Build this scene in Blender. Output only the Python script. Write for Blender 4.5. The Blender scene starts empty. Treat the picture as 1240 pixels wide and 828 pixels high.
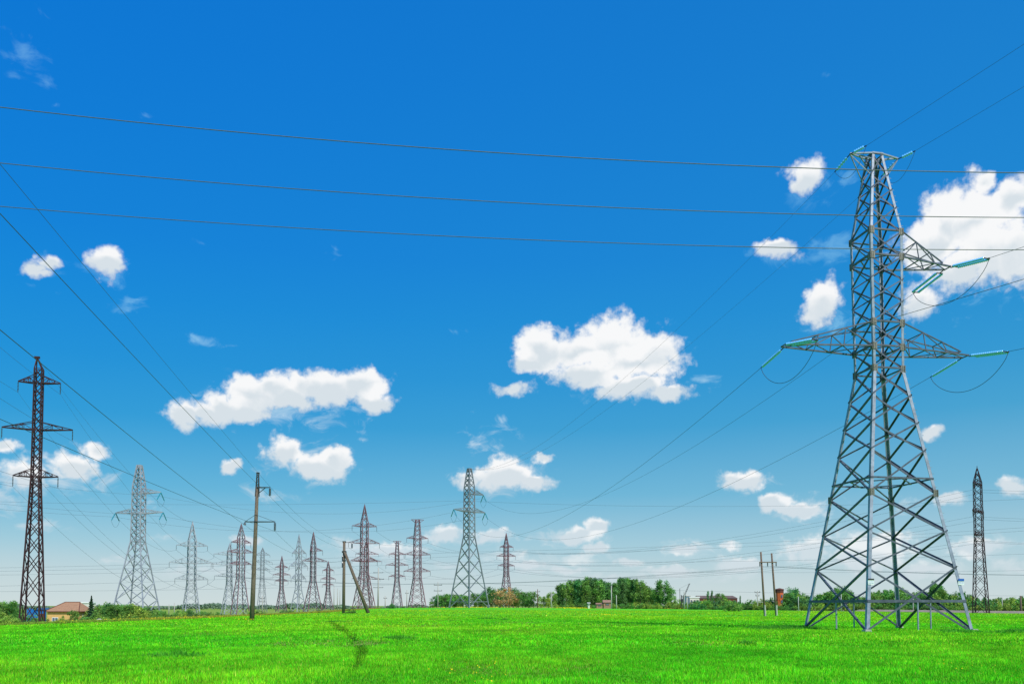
import bpy, math, random
import numpy as np
from math import sin, cos, pi, radians, sqrt, atan2, exp
from mathutils import Vector, Matrix

random.seed(7); RNG = np.random.default_rng(11)
scn = bpy.context.scene
COL = scn.collection

# ------------------------------------------------------------------ survey
FPX, PITCH, CY, EYE = 1034.0, 0.05, 680.75, 1.6
CP, SP = cos(PITCH), sin(PITCH)
def zat(y, Y):                      # height of a sight line at distance Y
    v = (CY - y) / FPX
    return EYE + Y * (v * CP + SP) / (CP - v * SP)
def xat(x, Y, z=1.6):
    return (x - 620) / FPX * (Y * CP + (z - EYE) * SP)
def pt(x, y, Y):
    z = zat(y, Y); return Vector((xat(x, Y, z), Y, z))

def smooth(a, b, t):
    t = min(1, max(0, (t - a) / (b - a))); return t * t * (3 - 2 * t)
def gz(x, y):                       # terrain
    t = max(0.0, -38.5 - x)
    z = -0.045 * max(0.0, t - 1.5 * (1 - exp(-t / 1.5)))
    z = max(z, -4.6 + 0.4 * exp(-t / 100))
    z += 0.8 * exp(-(((x + 14) / 70) ** 2 + ((y - 275) / 80) ** 2))
    if t <= 0 and y < 120:
        z += 0.03 * sin(x * .35 + 1) * sin(y * .22)
    return z

# ------------------------------------------------------------------ materials
MATS = {}
def nodes_mat(name):
    m = bpy.data.materials.new(name); m.use_nodes = True
    nt = m.node_tree; b = nt.nodes['Principled BSDF']
    return m, nt, b
def mat(name, col, rough=.7, metal=0.0, var=.25, scale=3.0, col2=None, spec=.3, bump=0.0, coords='Object'):
    if name in MATS: return MATS[name]
    m, nt, b = nodes_mat(name)
    tc = nt.nodes.new('ShaderNodeTexCoord')
    n = nt.nodes.new('ShaderNodeTexNoise'); n.inputs['Scale'].default_value = scale; n.inputs['Detail'].default_value = 6
    n.inputs['Roughness'].default_value = .65
    nt.links.new(tc.outputs[coords], n.inputs['Vector'])
    r = nt.nodes.new('ShaderNodeValToRGB')
    c2 = col2 or tuple(c * (1 - var) for c in col)
    c1 = col if col2 else tuple(min(1, c * (1 + var)) for c in col)
    r.color_ramp.elements[0].position = .32; r.color_ramp.elements[1].position = .68
    r.color_ramp.elements[0].color = (*c2, 1); r.color_ramp.elements[1].color = (*c1, 1)
    nt.links.new(n.outputs['Fac'], r.inputs['Fac']); nt.links.new(r.outputs['Color'], b.inputs['Base Color'])
    b.inputs['Roughness'].default_value = rough; b.inputs['Metallic'].default_value = metal
    b.inputs['Specular IOR Level'].default_value = spec
    if bump:
        bp = nt.nodes.new('ShaderNodeBump'); bp.inputs['Strength'].default_value = bump
        nt.links.new(n.outputs['Fac'], bp.inputs['Height']); nt.links.new(bp.outputs['Normal'], b.inputs['Normal'])
    MATS[name] = m; return m

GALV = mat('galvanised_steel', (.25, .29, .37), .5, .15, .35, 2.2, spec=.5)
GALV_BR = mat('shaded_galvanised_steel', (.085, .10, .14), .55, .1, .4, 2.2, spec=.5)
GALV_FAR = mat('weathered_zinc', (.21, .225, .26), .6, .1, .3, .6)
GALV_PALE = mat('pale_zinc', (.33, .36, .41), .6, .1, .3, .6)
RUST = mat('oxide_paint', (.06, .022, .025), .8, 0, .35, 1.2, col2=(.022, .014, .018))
RUST_FAR = mat('hazed_oxide_paint', (.19, .10, .125), .8, 0, .3, .6)  # oxide paint for far pylons, distance haze mixed into the colour
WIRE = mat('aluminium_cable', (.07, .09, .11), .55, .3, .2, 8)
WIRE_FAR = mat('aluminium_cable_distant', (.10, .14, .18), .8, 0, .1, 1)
WIRE_MID = mat('grey_cable', (.12, .14, .16), .6, .2, .2, 8)
DARKMETAL = mat('dark_fittings', (.06, .065, .07), .6, .5, .3, 8)
GUSSET = mat('bolted_plate', (.20, .19, .17), .6, .4, .5, 14)
CONCRETE = mat('weathered_concrete', (.15, .115, .085), .9, 0, .3, 4, bump=.3)
CONCRETE_PALE = mat('pale_concrete', (.42, .42, .38), .9, 0, .2, 4)
WOOD = mat('tarred_wood', (.17, .115, .085), .9, 0, .4, 6)
BARK = mat('bark', (.10, .075, .05), .95, 0, .4, 9)
PORC = mat('insulator_dark', (.05, .06, .08), .3, 0, .2, 3, spec=.6)
WHITE = mat('white_enamel', (.85, .88, .88), .5, 0, .05, 4)
BLUEP = mat('blue_enamel', (.03, .12, .45), .5, 0, .1, 4)
def glassmat():
    m, nt, b = nodes_mat('toughened_glass')
    b.inputs['Base Color'].default_value = (.18, .56, 1.0, 1)
    b.inputs['Roughness'].default_value = .12
    b.inputs['Transmission Weight'].default_value = .0
    b.inputs['Specular IOR Level'].default_value = .8
    return m
GLASS = glassmat()
GLASS_DARK = mat('glass_in_shade', (.02, .25, .33), .25, 0, .2, 3, spec=.7)

# ------------------------------------------------------------------ mesh builder
class MB:
    def __init__(s): s.v = []; s.f = []
    def box8(s, P):
        i = len(s.v); s.v += P
        for q in ((0,3,2,1),(4,5,6,7),(0,1,5,4),(1,2,6,5),(2,3,7,6),(3,0,4,7)):
            s.f.append(tuple(i + k for k in q))
    def box(s, c, d, rz=0):
        c = Vector(c); hx, hy, hz = d[0]/2, d[1]/2, d[2]/2; R = Matrix.Rotation(rz, 3, 'Z')
        s.box8([tuple(c + R @ Vector(p)) for p in ((-hx,-hy,-hz),(hx,-hy,-hz),(hx,hy,-hz),(-hx,hy,-hz),
                                               (-hx,-hy,hz),(hx,-hy,hz),(hx,hy,hz),(-hx,hy,hz))])
    def bar(s, a, b, w, h=None, up=None):
        a = Vector(a); b = Vector(b); d = (b - a)
        if d.length < 1e-6: return
        d.normalize(); h = h or w
        u = Vector(up) if up is not None else (Vector((0,0,1)) if abs(d.z) < .9 else Vector((1,0,0)))
        x = d.cross(u).normalized(); y = x.cross(d).normalized()
        P = []
        for q in (a, b):
            for sx, sy in ((-1,-1),(1,-1),(1,1),(-1,1)):
                P.append(tuple(q + x*sx*w/2 + y*sy*h/2))
        s.box8(P)
    def angle(s, a, b, w, t, n1, n2):       # L section: flange along n1 and along n2 from the heel line
        a = Vector(a); b = Vector(b); d = (b-a).normalized()
        n1 = Vector(n1); n1 = (n1 - d*n1.dot(d)).normalized()
        n2 = Vector(n2); n2 = n2 - d*n2.dot(d) - n1*n2.dot(n1)
        n2.normalize()
        def pl(o1, o2, e1, e2):
            P = []
            for q in (a, b):
                for (x, y) in ((o1,o2),(e1,o2),(e1,e2),(o1,e2)):
                    P.append(tuple(q + n1*x + n2*y))
            s.box8(P)
        pl(0, 0, w, t); pl(0, t, t, w)
    def tube(s, pts, r, n=6, cap=True):
        pts = [Vector(p) for p in pts]; rs = r if isinstance(r, (list, tuple)) else [r]*len(pts)
        i0 = len(s.v)
        for k, p in enumerate(pts):
            d = (pts[min(k+1, len(pts)-1)] - pts[max(k-1, 0)]).normalized()
            u = Vector((0,0,1)) if abs(d.z) < .95 else Vector((1,0,0))
            x = d.cross(u).normalized(); y = x.cross(d)
            for j in range(n):
                a = 2*pi*j/n + pi/n
                s.v.append(tuple(p + x*cos(a)*rs[k] + y*sin(a)*rs[k]))
        for k in range(len(pts)-1):
            for j in range(n):
                a = i0 + k*n + j; b = i0 + k*n + (j+1) % n
                s.f.append((a, b, b+n, a+n))
        if cap:
            s.f.append(tuple(i0 + j for j in range(n))[::-1]); s.f.append(tuple(i0 + (len(pts)-1)*n + j for j in range(n)))
    def lathe(s, a, b, prof, n=12):         # prof: (t along a->b in metres, radius)
        a = Vector(a); d = (Vector(b) - a).normalized()
        s.tube_prof(a, d, prof, n)
    def tube_prof(s, a, d, prof, n):
        u = Vector((0,0,1)) if abs(d.z) < .95 else Vector((1,0,0))
        x = d.cross(u).normalized(); y = x.cross(d); i0 = len(s.v)
        for t, r in prof:
            for j in range(n):
                an = 2*pi*j/n; s.v.append(tuple(a + d*t + x*cos(an)*r + y*sin(an)*r))
        for k in range(len(prof)-1):
            for j in range(n):
                p = i0+k*n+j; q = i0+k*n+(j+1) % n; s.f.append((p, q, q+n, p+n))
        s.f.append(tuple(i0+j for j in range(n))[::-1]); s.f.append(tuple(i0+(len(prof)-1)*n+j for j in range(n)))
    def build(s, name, m, parent=None, smooth_=False, tf=None):
        me = bpy.data.meshes.new(name)
        v = s.v if tf is None else [tuple(tf(Vector(p))) for p in s.v]
        me.from_pydata(v, [], s.f); me.materials.append(m)
        if smooth_: me.polygons.foreach_set('use_smooth', [True]*len(me.polygons))
        me.update()
        o = bpy.data.objects.new(name, me); COL.objects.link(o)
        if parent: o.parent = parent
        return o

def tag(o, label=None, cat=None, group=None, kind=None):
    if label: o['label'] = label
    if cat: o['category'] = cat
    if group: o['group'] = group
    if kind: o['kind'] = kind
    return o
def thing(name, label, cat, loc, rz=0, group=None):
    o = bpy.data.objects.new(name, None); COL.objects.link(o); o.empty_display_size = .5
    o.location = loc; o.rotation_euler = (0, 0, rz)
    return tag(o, label, cat, group)

# ------------------------------------------------------------------ lattice towers
def interp(prof, z):
    for (z0, w0), (z1, w1) in zip(prof, prof[1:]):
        if z <= z1: return w0 + (w1-w0)*(z-z0)/(z1-z0)
    return prof[-1][1]

class Tower:
    pass

def lattice_tower(name, label, loc, rz, prof, levels, arms, legw, brw, mleg, mbr, marm, group=None,
                  belts=(), gussets=(), angle=False, insul=None, minsul=None, top='peak', cat='power pylon', staggered=False, armw=None, signs=()):
    """prof [(z,width)], levels: bracing heights, arms: (z bottom, root height, left length, right length)"""
    T = Tower(); root = thing(name, label, cat, loc, rz, group); T.root = root
    H = prof[-1][0]; T.H = H
    T.M = Matrix.Translation(loc) @ Matrix.Rotation(rz, 4, 'Z'); T.tips = {}
    cn = [(-1,-1),(1,-1),(1,1),(-1,1)]
    def C(k, z):
        w = interp(prof, z)/2; return Vector((cn[k % 4][0]*w, cn[k % 4][1]*w, z))
    for k in range(4):
        mb = MB(); zs = [p[0] for p in prof]
        for z0, z1 in zip(zs, zs[1:]):
            w = legw * (1 if z0 < .5*H else .8)
            if angle:
                mb.angle(C(k, z0), C(k, z1), w, w*.16, (-cn[k][0],0,0), (0,-cn[k][1],0))
            else: mb.bar(C(k, z0), C(k, z1), w)
        mb.build('leg', mleg, root)
        if angle:
            mb2 = MB(); c = C(k, 0)
            mb2.box((c.x, c.y, .06), (.40, .40, .12)); mb2.box((c.x, c.y, .14), (.32, .32, .04))
            mb2.build('footing', CONCRETE_PALE, root)
    mb = MB()
    for i, (z0, z1) in enumerate(zip(levels, levels[1:])):
        for k in range(4):
            a0, b0, a1, b1 = C(k, z0), C(k+1, z0), C(k, z1), C(k+1, z1)
            out = ((a0 + b0)*.5); out.z = 0; out.normalize()
            if angle:
                off = out*.012
                wv = brw * (1.15 if i == 0 else 1)*(1 if z0 < .5*H else .8)
                mb.angle(a0+off, b1+off, wv, wv*.14, (0,0,1), -out)
                mb.angle(b0-off*2-out*.03, a1-off*2-out*.03, wv, wv*.14, (0,0,-1), -out)
            elif staggered:
                if (i + k) % 2: mb.bar(a0, b1, brw)
                else: mb.bar(b0, a1, brw)
            else:
                mb.bar(a0, b1, brw); mb.bar(b0-out*brw, a1-out*brw, brw)
    mb.build('bracing', mbr, root)
    for z, diag in belts:
        mb = MB()
        for k in range(4):
            a, b = C(k, z), C(k+1, z); out = ((a+b)*.5); out.z = 0; out.normalize()
            if angle: mb.angle(a+out*.03, b+out*.03, brw*1.5 if z < 4 else brw, .02, (0,0,1), -out)
            else: mb.bar(a, b, brw)
            if diag: mb.bar((a+b)*.5, (b + C(k+2, z))*.5, brw*.6)
        mb.build('belt', mbr, root)
    for z in gussets:
        for k in range(4):
            mb = MB(); c = C(k, z); sx, sy = cn[k]
            mb.box((c.x - sx*.10, c.y + sy*.022, z), (.34, .02, .46)); mb.box((c.x + sx*.022, c.y - sy*.10, z), (.02, .34, .46))
            for q in (-.15, -.05, .05, .15):
                for e in (-.02, -.16):
                    mb.box((c.x + sx*e, c.y + sy*.042, z+q), (.035, .03, .035)); mb.box((c.x + sx*.042, c.y + sy*e, z+q), (.03, .035, .035))
            mb.build('gusset_plate', GUSSET, root)
    aw = armw or brw
    T.armobj = {}
    for ai, (zb, rh, LL, LR) in enumerate(arms):
        for s, L in ((-1, LL), (1, LR)):
            if not L: continue
            mb = MB(); w0 = interp(prof, zb)/2; w1 = interp(prof, min(zb+rh, H))/2
            tip = Vector((s*L, 0, zb + .04*L*(0 if angle else 1)))
            tw = .28 if angle else .05
            n = 3
            bot = []; topc = []
            for sy in (-1, 1):
                r0 = Vector((s*w0, sy*w0, zb)); r1 = Vector((s*w1, sy*w1, zb+rh)); t0 = Vector((tip.x, sy*tw, tip.z)); t1 = Vector((tip.x - s*.5*(1 if angle else 0), sy*tw*.6, tip.z + (.25 if angle else .05)))
                mb.bar(r0, t0, aw*1.1); mb.bar(r1, t1, aw*.8)
                bot.append([r0.lerp(t0, j/n) for j in range(n+1)]); topc.append([r1.lerp(t1, j/n) for j in range(n+1)])
            for j in range(n+1):
                if j: mb.bar(bot[0][j], bot[1][j], aw*.7); mb.bar(topc[0][j], topc[1][j], aw*.6)
                for q in (0, 1):
                    if 0 < j < n: mb.bar(bot[q][j], topc[q][j], aw*.6)
                    if j < n:
                        if j % 2 == 0: mb.bar(bot[q][j], topc[q][j+1], aw*.6)
                        else: mb.bar(topc[q][j], bot[q][j+1], aw*.6)
                if j < n: mb.bar(bot[j % 2][j], bot[(j+1) % 2][j+1], aw*.6)
            o = mb.build('crossarm', marm, root)
            T.armobj[(ai, s)] = o; T.tips[(ai, s)] = tip.copy()
            if insul:
                ib = MB(); l = insul
                prof_i = []
                nd = 6
                for q in range(nd):
                    t = .12*l + q*(.8*l/nd); prof_i += [(t, .04*l*.5), (t+.02*l, .085*l*.8), (t+.07*l, .03*l)]
                ib.tube_prof(tip, Vector((0,0,-1)), [(0, .012*l)] + prof_i + [(l, .02*l)], 6)
                ib.build('insulator', minsul or PORC, o)
                T.tips[(ai, s)] = tip + Vector((0,0,-l))
    zt = H
    if top == 'peak':
        mb = MB(); z0 = prof[-2][0]
        mb.bar((0,0,zt-.4), (0,0,zt+.5), legw*.7); mb.build('peak', mleg, root)
        T.tips['top'] = Vector((0,0,zt))
    elif top == 'cap':
        mb = MB(); w = prof[-1][1]/2; e = Vector((-w*.6, 0, H+1.35))
        for k in range(4): mb.bar(C(k, H), e, legw*.7)
        mb.bar(C(0, H), C(1, H), brw); mb.bar(C(2, H), C(3, H), brw); mb.box(tuple(e), (.55, .3, .22)); mb.build('peak', mleg, root); T.tips['top'] = e
    elif top == 'flat':
        mb = MB(); L = interp(prof, zt)*(1.5 if label.find('flat-topped') >= 0 else .6) + (.5 if label.find('flat-topped') >= 0 else 0)
        for sy in (-1, 1):
            w = interp(prof, zt)/2
            mb.bar((-L, 0, zt), (-w, sy*w, zt+.02), aw); mb.bar((L, 0, zt), (w, sy*w, zt+.02), aw); mb.bar((-w, sy*w, zt+.03), (w, sy*w, zt+.03), aw)
            mb.bar((-L, 0, zt-.02), (-w, sy*w, zt-1.4), aw*.7); mb.bar((L, 0, zt-.02), (w, sy*w, zt-1.4), aw*.7)
        mb.build('peak', marm, root); T.tips['top'] = Vector((-L,0,zt)); T.tips['top2'] = Vector((L,0,zt))
    return T
def W(T, key):
    return T.M @ (T.tips[key] if not isinstance(key, Vector) else key)

# ---- wires: each one an object
def sagpts(a, b, sag, n=40):
    a = Vector(a); b = Vector(b)
    return [a.lerp(b, i/n) + Vector((0,0,-4*sag*(i/n)*(1-i/n))) for i in range(n+1)]
def wire(label, pts, r=.012, group=None, m=None, name='power_line'):
    mb = MB(); o0 = Vector(pts[0])
    P = [Vector(p)-o0 for p in pts]
    rr = [max(r, 0.00009*max(12, Vector(p).length)) for p in pts]
    mb.tube(P, rr, 5)
    o = mb.build(name, m or WIRE, None, True); o.location = o0
    return tag(o, label, 'wire', group)

# ================================================================== nearest tower
TH = .184; BX, BY = 24.07, 55.35
lean = (-.012, .005)
zM = lambda y, Y=54.0: zat(y, Y)
def zleg(y):     # height of a node seen on the nearest leg
    z = zat(y, 53.6)
    for _ in range(6):
        w = interp([(0, 7.23), (16.9, 2.2), (32, 2.2)], z)/2
        Y = BY - w*cos(TH) - w*sin(TH); z = zat(y, Y)
    return z
LV = [0] + [zleg(y) for y in (686, 641.6, 595, 543, 510, 477, 444.7, 418, 388.7, 362, 336, 308, 277.6, 247, 224, 204.8)]
HT = 31.35
LV.append(HT)
print('levels', [round(z, 2) for z in LV])
WST, LOW, MIDL, UP0, UP1 = LV[7], LV[8], LV[9], LV[12], LV[13]
prof = [(0, 7.23), (WST, 2.19), (UP1, 2.31), (HT, .78)]
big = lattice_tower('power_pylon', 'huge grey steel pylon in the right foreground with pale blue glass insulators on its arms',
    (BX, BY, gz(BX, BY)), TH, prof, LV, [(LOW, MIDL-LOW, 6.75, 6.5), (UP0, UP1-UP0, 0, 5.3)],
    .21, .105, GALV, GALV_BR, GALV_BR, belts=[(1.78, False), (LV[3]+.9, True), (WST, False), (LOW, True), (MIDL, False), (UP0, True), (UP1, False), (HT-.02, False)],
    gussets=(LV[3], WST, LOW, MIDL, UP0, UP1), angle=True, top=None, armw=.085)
root = big.root
# flat shield-wire arms on top
mb = MB(); L = 1.75
for sy in (-1, 1):
    for s in (-1, 1):
        mb.bar((s*L, 0, HT+.05), (s*.38, sy*.38, HT+.03), .09); mb.bar((s*L, 0, HT-.02), (s*.55, sy*.5, HT-1.55), .055)
        mb.bar((s*1.1, 0, HT), (s*.4, sy*.38, HT-.35), .06)
    mb.bar((-.39, sy*.39, HT+.06), (.39, sy*.39, HT+.06), .08)
mb.bar((-.39, -.39, HT+.1), (.39, .39, HT+.1), .05); mb.bar((-.39, .39, HT-.4), (.39, -.39, HT-.4), .05)
topo = mb.build('crossarm', GALV, root)
# stub posts hanging from the lowest belt
mb = MB()
for k, (x, y) in enumerate(((0, -1), (1, 0), (0, 1), (-1, 0))):
    w = interp(prof, 1.78)/2 + .03
    mb.bar((x*w, y*w, -.1), (x*w, y*w, 1.78), .07)
    o = mb.build('prop', GALV, root); mb = MB()
# number plates on two legs
for k, (cx_, y_) in enumerate(((-1, 702), (1, 702))):
    z = 3.0; w = interp(prof, z)/2
    p = MB(); p.box((cx_*w + (.17 if k == 0 else -.02), -w-.05, z), (.40, .02, .28)); pl = p.build('sign_plate', WHITE, root)
    q = MB(); q.box((cx_*w + (.17 if k == 0 else -.02), -w-.065, z+.17), (.40, .03, .09 if k == 0 else .15)); q.build('sign_header', DARKMETAL if k == 0 else BLUEP, pl)
    q = MB()
    for r_ in range(2):
        for c_ in range(5): q.box((cx_*w + (.17 if k == 0 else -.02) - .14 + c_*.07, -w-.0645, z+.03-.09*r_), (.04, .006, .035)); q.build('sign_letter', BLUEP, pl); q = MB()
# hooked climbing pegs on one leg
z = 3.6
while z < HT-1:
    mb = MB(); w = interp(prof, z)/2; mb.bar((w+.02, -w+.03, z), (w+.16, -w+.03, z), .022); z += .42; mb.build('climbing_peg', GALV, root)

D_IN = Vector((.335, -.942, 0)).normalized()      # towards the span over the camera
far_xy = Vector((xat(568, 273, 0), 273, 0))
D_OUT = (far_xy - Vector((BX, BY, 0))).normalized()
Rloc = Matrix.Rotation(-TH, 3, 'Z')
def string(parent, a, d, length, ndisc, m, r=.105, off=.0, double=False):
    """tension string in the tower's own coordinates; returns its far end"""
    d = d.normalized(); side = d.cross(Vector((0,0,1))).normalized()
    e = a + d*length
    for p0, p1, q in ((a, a + d*.35, a + d*.35), (e - d*.2, e, e - d*.2)):
        f = MB(); f.bar(p0, p1, .05)
        if double: f.bar(q-side*.24, q+side*.24, .06)
        f.build('string_fitting', DARKMETAL, parent)
    for s in ((-1, 1) if double else (0,)):
        mb = MB(); L = length - .6; o = a + d*.37 + side*.22*s
        pr = [(0, .03)]; st = L/ndisc
        for i in range(ndisc):
            t = st*(i+.15); pr += [(t, .035), (t+.02, .06), (t+st*.35, r), (t+st*.45, r*.97), (t+st*.5, .05)]
        pr.append((L, .03)); mb.tube_prof(o, d, pr, 10)
        mb.build('insulator_string', m, parent, True)
    return e
def L3(v): return Rloc @ v
def loc2w(T, v): return T.M @ v
dn_in = (D_IN + Vector((0,0,-.17))); dn_out = (D_OUT + Vector((0,0,-.13)))
spans_in, spans_out = {}, {}
for key in ((0,-1), (0,1), (1,1)):
    tip = big.tips[key]; arm = big.armobj[key]
    a1 = tip + Vector((0, -.28, -.08)); a2 = tip + Vector((-.15*key[1], .28, -.08))
    e1 = string(arm, a1, L3(dn_in), 3.05, 16, GLASS, double=True)
    e2 = string(arm, a2, L3(dn_out), 3.2, 17, GLASS, double=(key == (1, 1)))
    spans_in[key] = loc2w(big, e1); spans_out[key] = loc2w(big, e2)
    n = 26; mb = MB(); pts = []
    for i in range(n+1):
        t = i/n; p = e1.lerp(e2, t); s_ = 4*t*(1-t)
        pts.append(p + Vector((0, 0, -1.75*(s_**.75))))
    mb.tube(pts, .018, 5); mb.build('jumper_cable', WIRE, root, True)
for s in (-1, 1):
    a = Vector((s*L, 0, HT)); e1 = string(topo, a, L3(dn_in + Vector((0,0,.04))), 1.5, 5, GLASS, .11); e2 = string(topo, a, L3(dn_out), 1.9, 5, GLASS, .11)
    spans_in[s] = loc2w(big, e1); spans_out[s] = loc2w(big, e2)
    mb = MB(); mb.tube([e1.lerp(e2, i/12) + Vector((0,0,-1.15*4*(i/12)*(1-i/12))) for i in range(13)], .012, 5); mb.build('jumper_cable', WIRE, root, True)

# ================================================================== tension towers of the same family, far off
def tension_far(label, xb, yb, D, rz, m, sc=1.0, group=None, ws=1.0):
    H = 44.6*sc; z0 = zat(yb, D); X = xat(xb, D, z0)
    wst, lo, up = .505*H, .687*H, .817*H
    pr = [(0, 11.0*ws), (wst, 3.2*ws), (up+.045*H, 2.9*ws), (H, 1.2*ws)]
    lv = [0]; 
    for t in (.13, .24, .34, .43): lv.append(wst*t/.505)
    lv.append(wst)
    n1 = 8
    for i in range(1, n1+1): lv.append(wst + (up+.045*H-wst)*i/n1)
    for i in range(1, 5): lv.append(up+.045*H + (H-up-.045*H)*i/4)
    T = lattice_tower('power_pylon', label, (X, D, z0), rz, pr, lv, [(lo, .03*H, 7.0*sc, 7.4*sc), (up, .035*H, 0, 6.6*sc)],
        .30, .17, m, m, m, belts=[(1.9, False), (wst, False), (lo, False), (up, False)], top='flat', armw=.16, group=group)
    for key in ((0,-1), (0,1), (1,1)):
        tip = T.tips[key]; mb = MB()
        for q in (-1, 1):
            e = tip + Vector((q*.3, q*1.6, -2.4))
            mb.tube_prof(tip, (e-tip).normalized(), [(0, .05), (.3, .14), (2.6, .14), (2.8, .04)], 6)
        mb.build('insulator', GLASS_DARK, T.armobj[key])
        j = MB(); a = tip + Vector((-.3, -1.6, -2.4)); b = tip + Vector((.3, 1.6, -2.4))
        j.tube([a.lerp(b, i/8)+Vector((0,0,-1.8*4*(i/8)*(1-i/8))) for i in range(9)], .03, 4); j.build('jumper_cable', WIRE_FAR, T.root)
        T.tips[key] = tip + Vector((0, 0, -1.2))
    return T
t568 = tension_far('tall grey pylon rising alone left of the picture centre, upper arm only on its right', 568, 735.3, 273, .85, GALV_FAR, ws=.82)
t165 = tension_far('tall pale grey pylon standing behind the yellow house and the pointed spruce', 165, 750.6, 245, -.10, GALV_PALE, ws=.9)

def run(T, key, D, sag, lab, group=None, r=.012):
    pass
P568 = {k: W(t568, k) for k in ((0,-1), (0,1), (1,1))}
labs = {(0,-1): 'wire from the left arm tip of the huge pylon down to the tall grey pylon',
        (0, 1): 'wire from the lower right arm tip of the huge pylon to the tall grey pylon',
        (1, 1): 'wire from the short upper right arm of the huge pylon to the tall grey pylon'}
for k in P568: wire(labs[k], sagpts(spans_out[k], P568[k], 9.5, 60), .014)
wire('thin earth wire falling left from the left tip of the huge pylon top', sagpts(spans_out[-1], W(t568, 'top'), 6.5, 60), .008)
wire('thin earth wire falling left from the right tip of the huge pylon top', sagpts(spans_out[1], W(t568, 'top2'), 6.5, 60), .008)
labs2 = {(0,-1): 'wire from the left arm of the huge pylon passing its body to the right edge',
         (0, 1): 'short wire from the lower right arm of the huge pylon to the right edge',
         (1, 1): 'wire from the upper right arm of the huge pylon crossing the big white cloud',
         -1: 'thin earth wire climbing right from the left tip of the huge pylon top',
         1: 'thin earth wire climbing right from the right tip of the huge pylon top'}
for k, lb in labs2.items():
    a = spans_in[k]; b = a + D_IN*190
    wire(lb, sagpts(a, b, 5.0 if isinstance(k, tuple) else 2.0, 60), .014 if isinstance(k, tuple) else .009)

# three wires crossing the whole view
def overhead(label, ys, Y):
    xs = (0, 420, 880, 1240)
    X = np.array([xat(x, Y, zat(y, Y)) for x, y in zip(xs, ys)]); Z = np.array([zat(y, Y) for y in ys])
    c = np.polyfit(X, Z, 2)
    wire(label, [Vector((x, Y, float(np.polyval(c, x)))) for x in np.linspace(-42, 42, 60)], .015, m=WIRE_MID)
overhead('uppermost of the three long dark wires crossing the whole sky', (130, 171.8, 200, 209.5), 26)
overhead('middle one of the three long dark wires crossing the whole sky', (197.5, 233.5, 256.5, 263.5), 29)
overhead('lowest of the three long dark wires crossing the whole sky', (250, 279.6, 298.3, 302.5), 32)

# ================================================================== three-tier towers
def tier(label, D, xb, yb, ytop, arms, ywaist, yprism, wp, wb, rz, mleg, mbr, top='peak', ins=1.9, marm=None, lw=None, group=None, nlow=5, nup=7, stag=False, ztop=None):
    z0 = zat(yb, D); X = xat(xb, D, z0); k = D/FPX
    zz = lambda y: zat(y, D)-z0
    H, wz, pz = zz(ytop), zz(ywaist), zz(yprism)
    t_ = X/D; rz = math.atan(-t_) + rz
    cf = abs(cos(rz)-t_*sin(rz))
    if cf < .5: cf = .5
    fs = 1/(abs(cos(rz)-t_*sin(rz))+abs(sin(rz)+t_*cos(rz)))
    wpm, wbm = wp*k*fs, wb*k*fs
    topw = .12 if top == 'peak' else wpm*.55
    pr = [(0, wbm), (wz, wpm*1.05), (pz, wpm*.95)] + ([] if top == 'cap' else [(H, topw)])
    lv = [0]; r = 1.0; tot = sum(.86**i for i in range(nlow)); a = 0
    for i in range(nlow): a += .86**i/tot; lv.append(wz*a)
    for i in range(1, nup+1): lv.append(wz + (pz-wz)*i/nup)
    nt = {'peak': 3, 'cap': 0}.get(top, 4)
    for i in range(1, nt+1): lv.append(pz + (H-pz)*i/nt)
    A = [(zz(y), max(.9, (H*.035 if rh is None else rh*k)), l*k/cf, r_*k/cf) for (y, l, r_, rh) in arms]
    w = lw or (.14 + D*.00035)
    return lattice_tower('power_pylon', label, (X, D, z0), rz, pr, lv, A, w, w*.52, mleg, mbr, marm or mleg,
        belts=[(a_[0], False) for a_ in A] + [(wz, False)], insul=ins, top=top, armw=w*.6, group=group, staggered=stag)

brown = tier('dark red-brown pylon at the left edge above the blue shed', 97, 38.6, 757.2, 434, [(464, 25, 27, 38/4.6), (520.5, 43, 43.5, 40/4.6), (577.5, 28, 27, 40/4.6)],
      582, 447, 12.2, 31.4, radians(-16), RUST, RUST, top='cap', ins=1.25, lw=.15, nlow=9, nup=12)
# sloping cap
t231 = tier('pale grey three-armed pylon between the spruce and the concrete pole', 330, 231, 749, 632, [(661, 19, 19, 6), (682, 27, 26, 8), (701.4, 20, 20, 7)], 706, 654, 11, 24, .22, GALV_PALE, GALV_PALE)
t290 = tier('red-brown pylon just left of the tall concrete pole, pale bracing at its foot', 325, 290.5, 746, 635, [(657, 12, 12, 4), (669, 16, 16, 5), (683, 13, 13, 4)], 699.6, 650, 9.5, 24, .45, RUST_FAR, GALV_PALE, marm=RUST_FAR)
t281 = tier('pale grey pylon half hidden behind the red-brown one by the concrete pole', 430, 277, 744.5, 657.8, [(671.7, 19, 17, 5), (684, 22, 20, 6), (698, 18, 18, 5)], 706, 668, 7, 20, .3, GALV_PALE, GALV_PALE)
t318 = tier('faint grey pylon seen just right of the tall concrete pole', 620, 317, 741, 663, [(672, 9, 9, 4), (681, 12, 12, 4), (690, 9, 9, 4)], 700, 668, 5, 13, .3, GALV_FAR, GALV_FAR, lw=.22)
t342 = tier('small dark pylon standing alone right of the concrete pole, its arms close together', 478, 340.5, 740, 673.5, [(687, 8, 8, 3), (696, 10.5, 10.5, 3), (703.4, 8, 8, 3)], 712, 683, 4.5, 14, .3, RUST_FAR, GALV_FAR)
t361 = tier('pale grey pylon with drooping arms left of the brown one-sided pylon', 420, 361, 741, 647.6, [(670, 8, 9, 6), (686, 11, 11, 8), (701, 9, 9, 7)], 712, 665, 7, 20, .65, GALV_PALE, GALV_PALE, stag=True)
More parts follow.
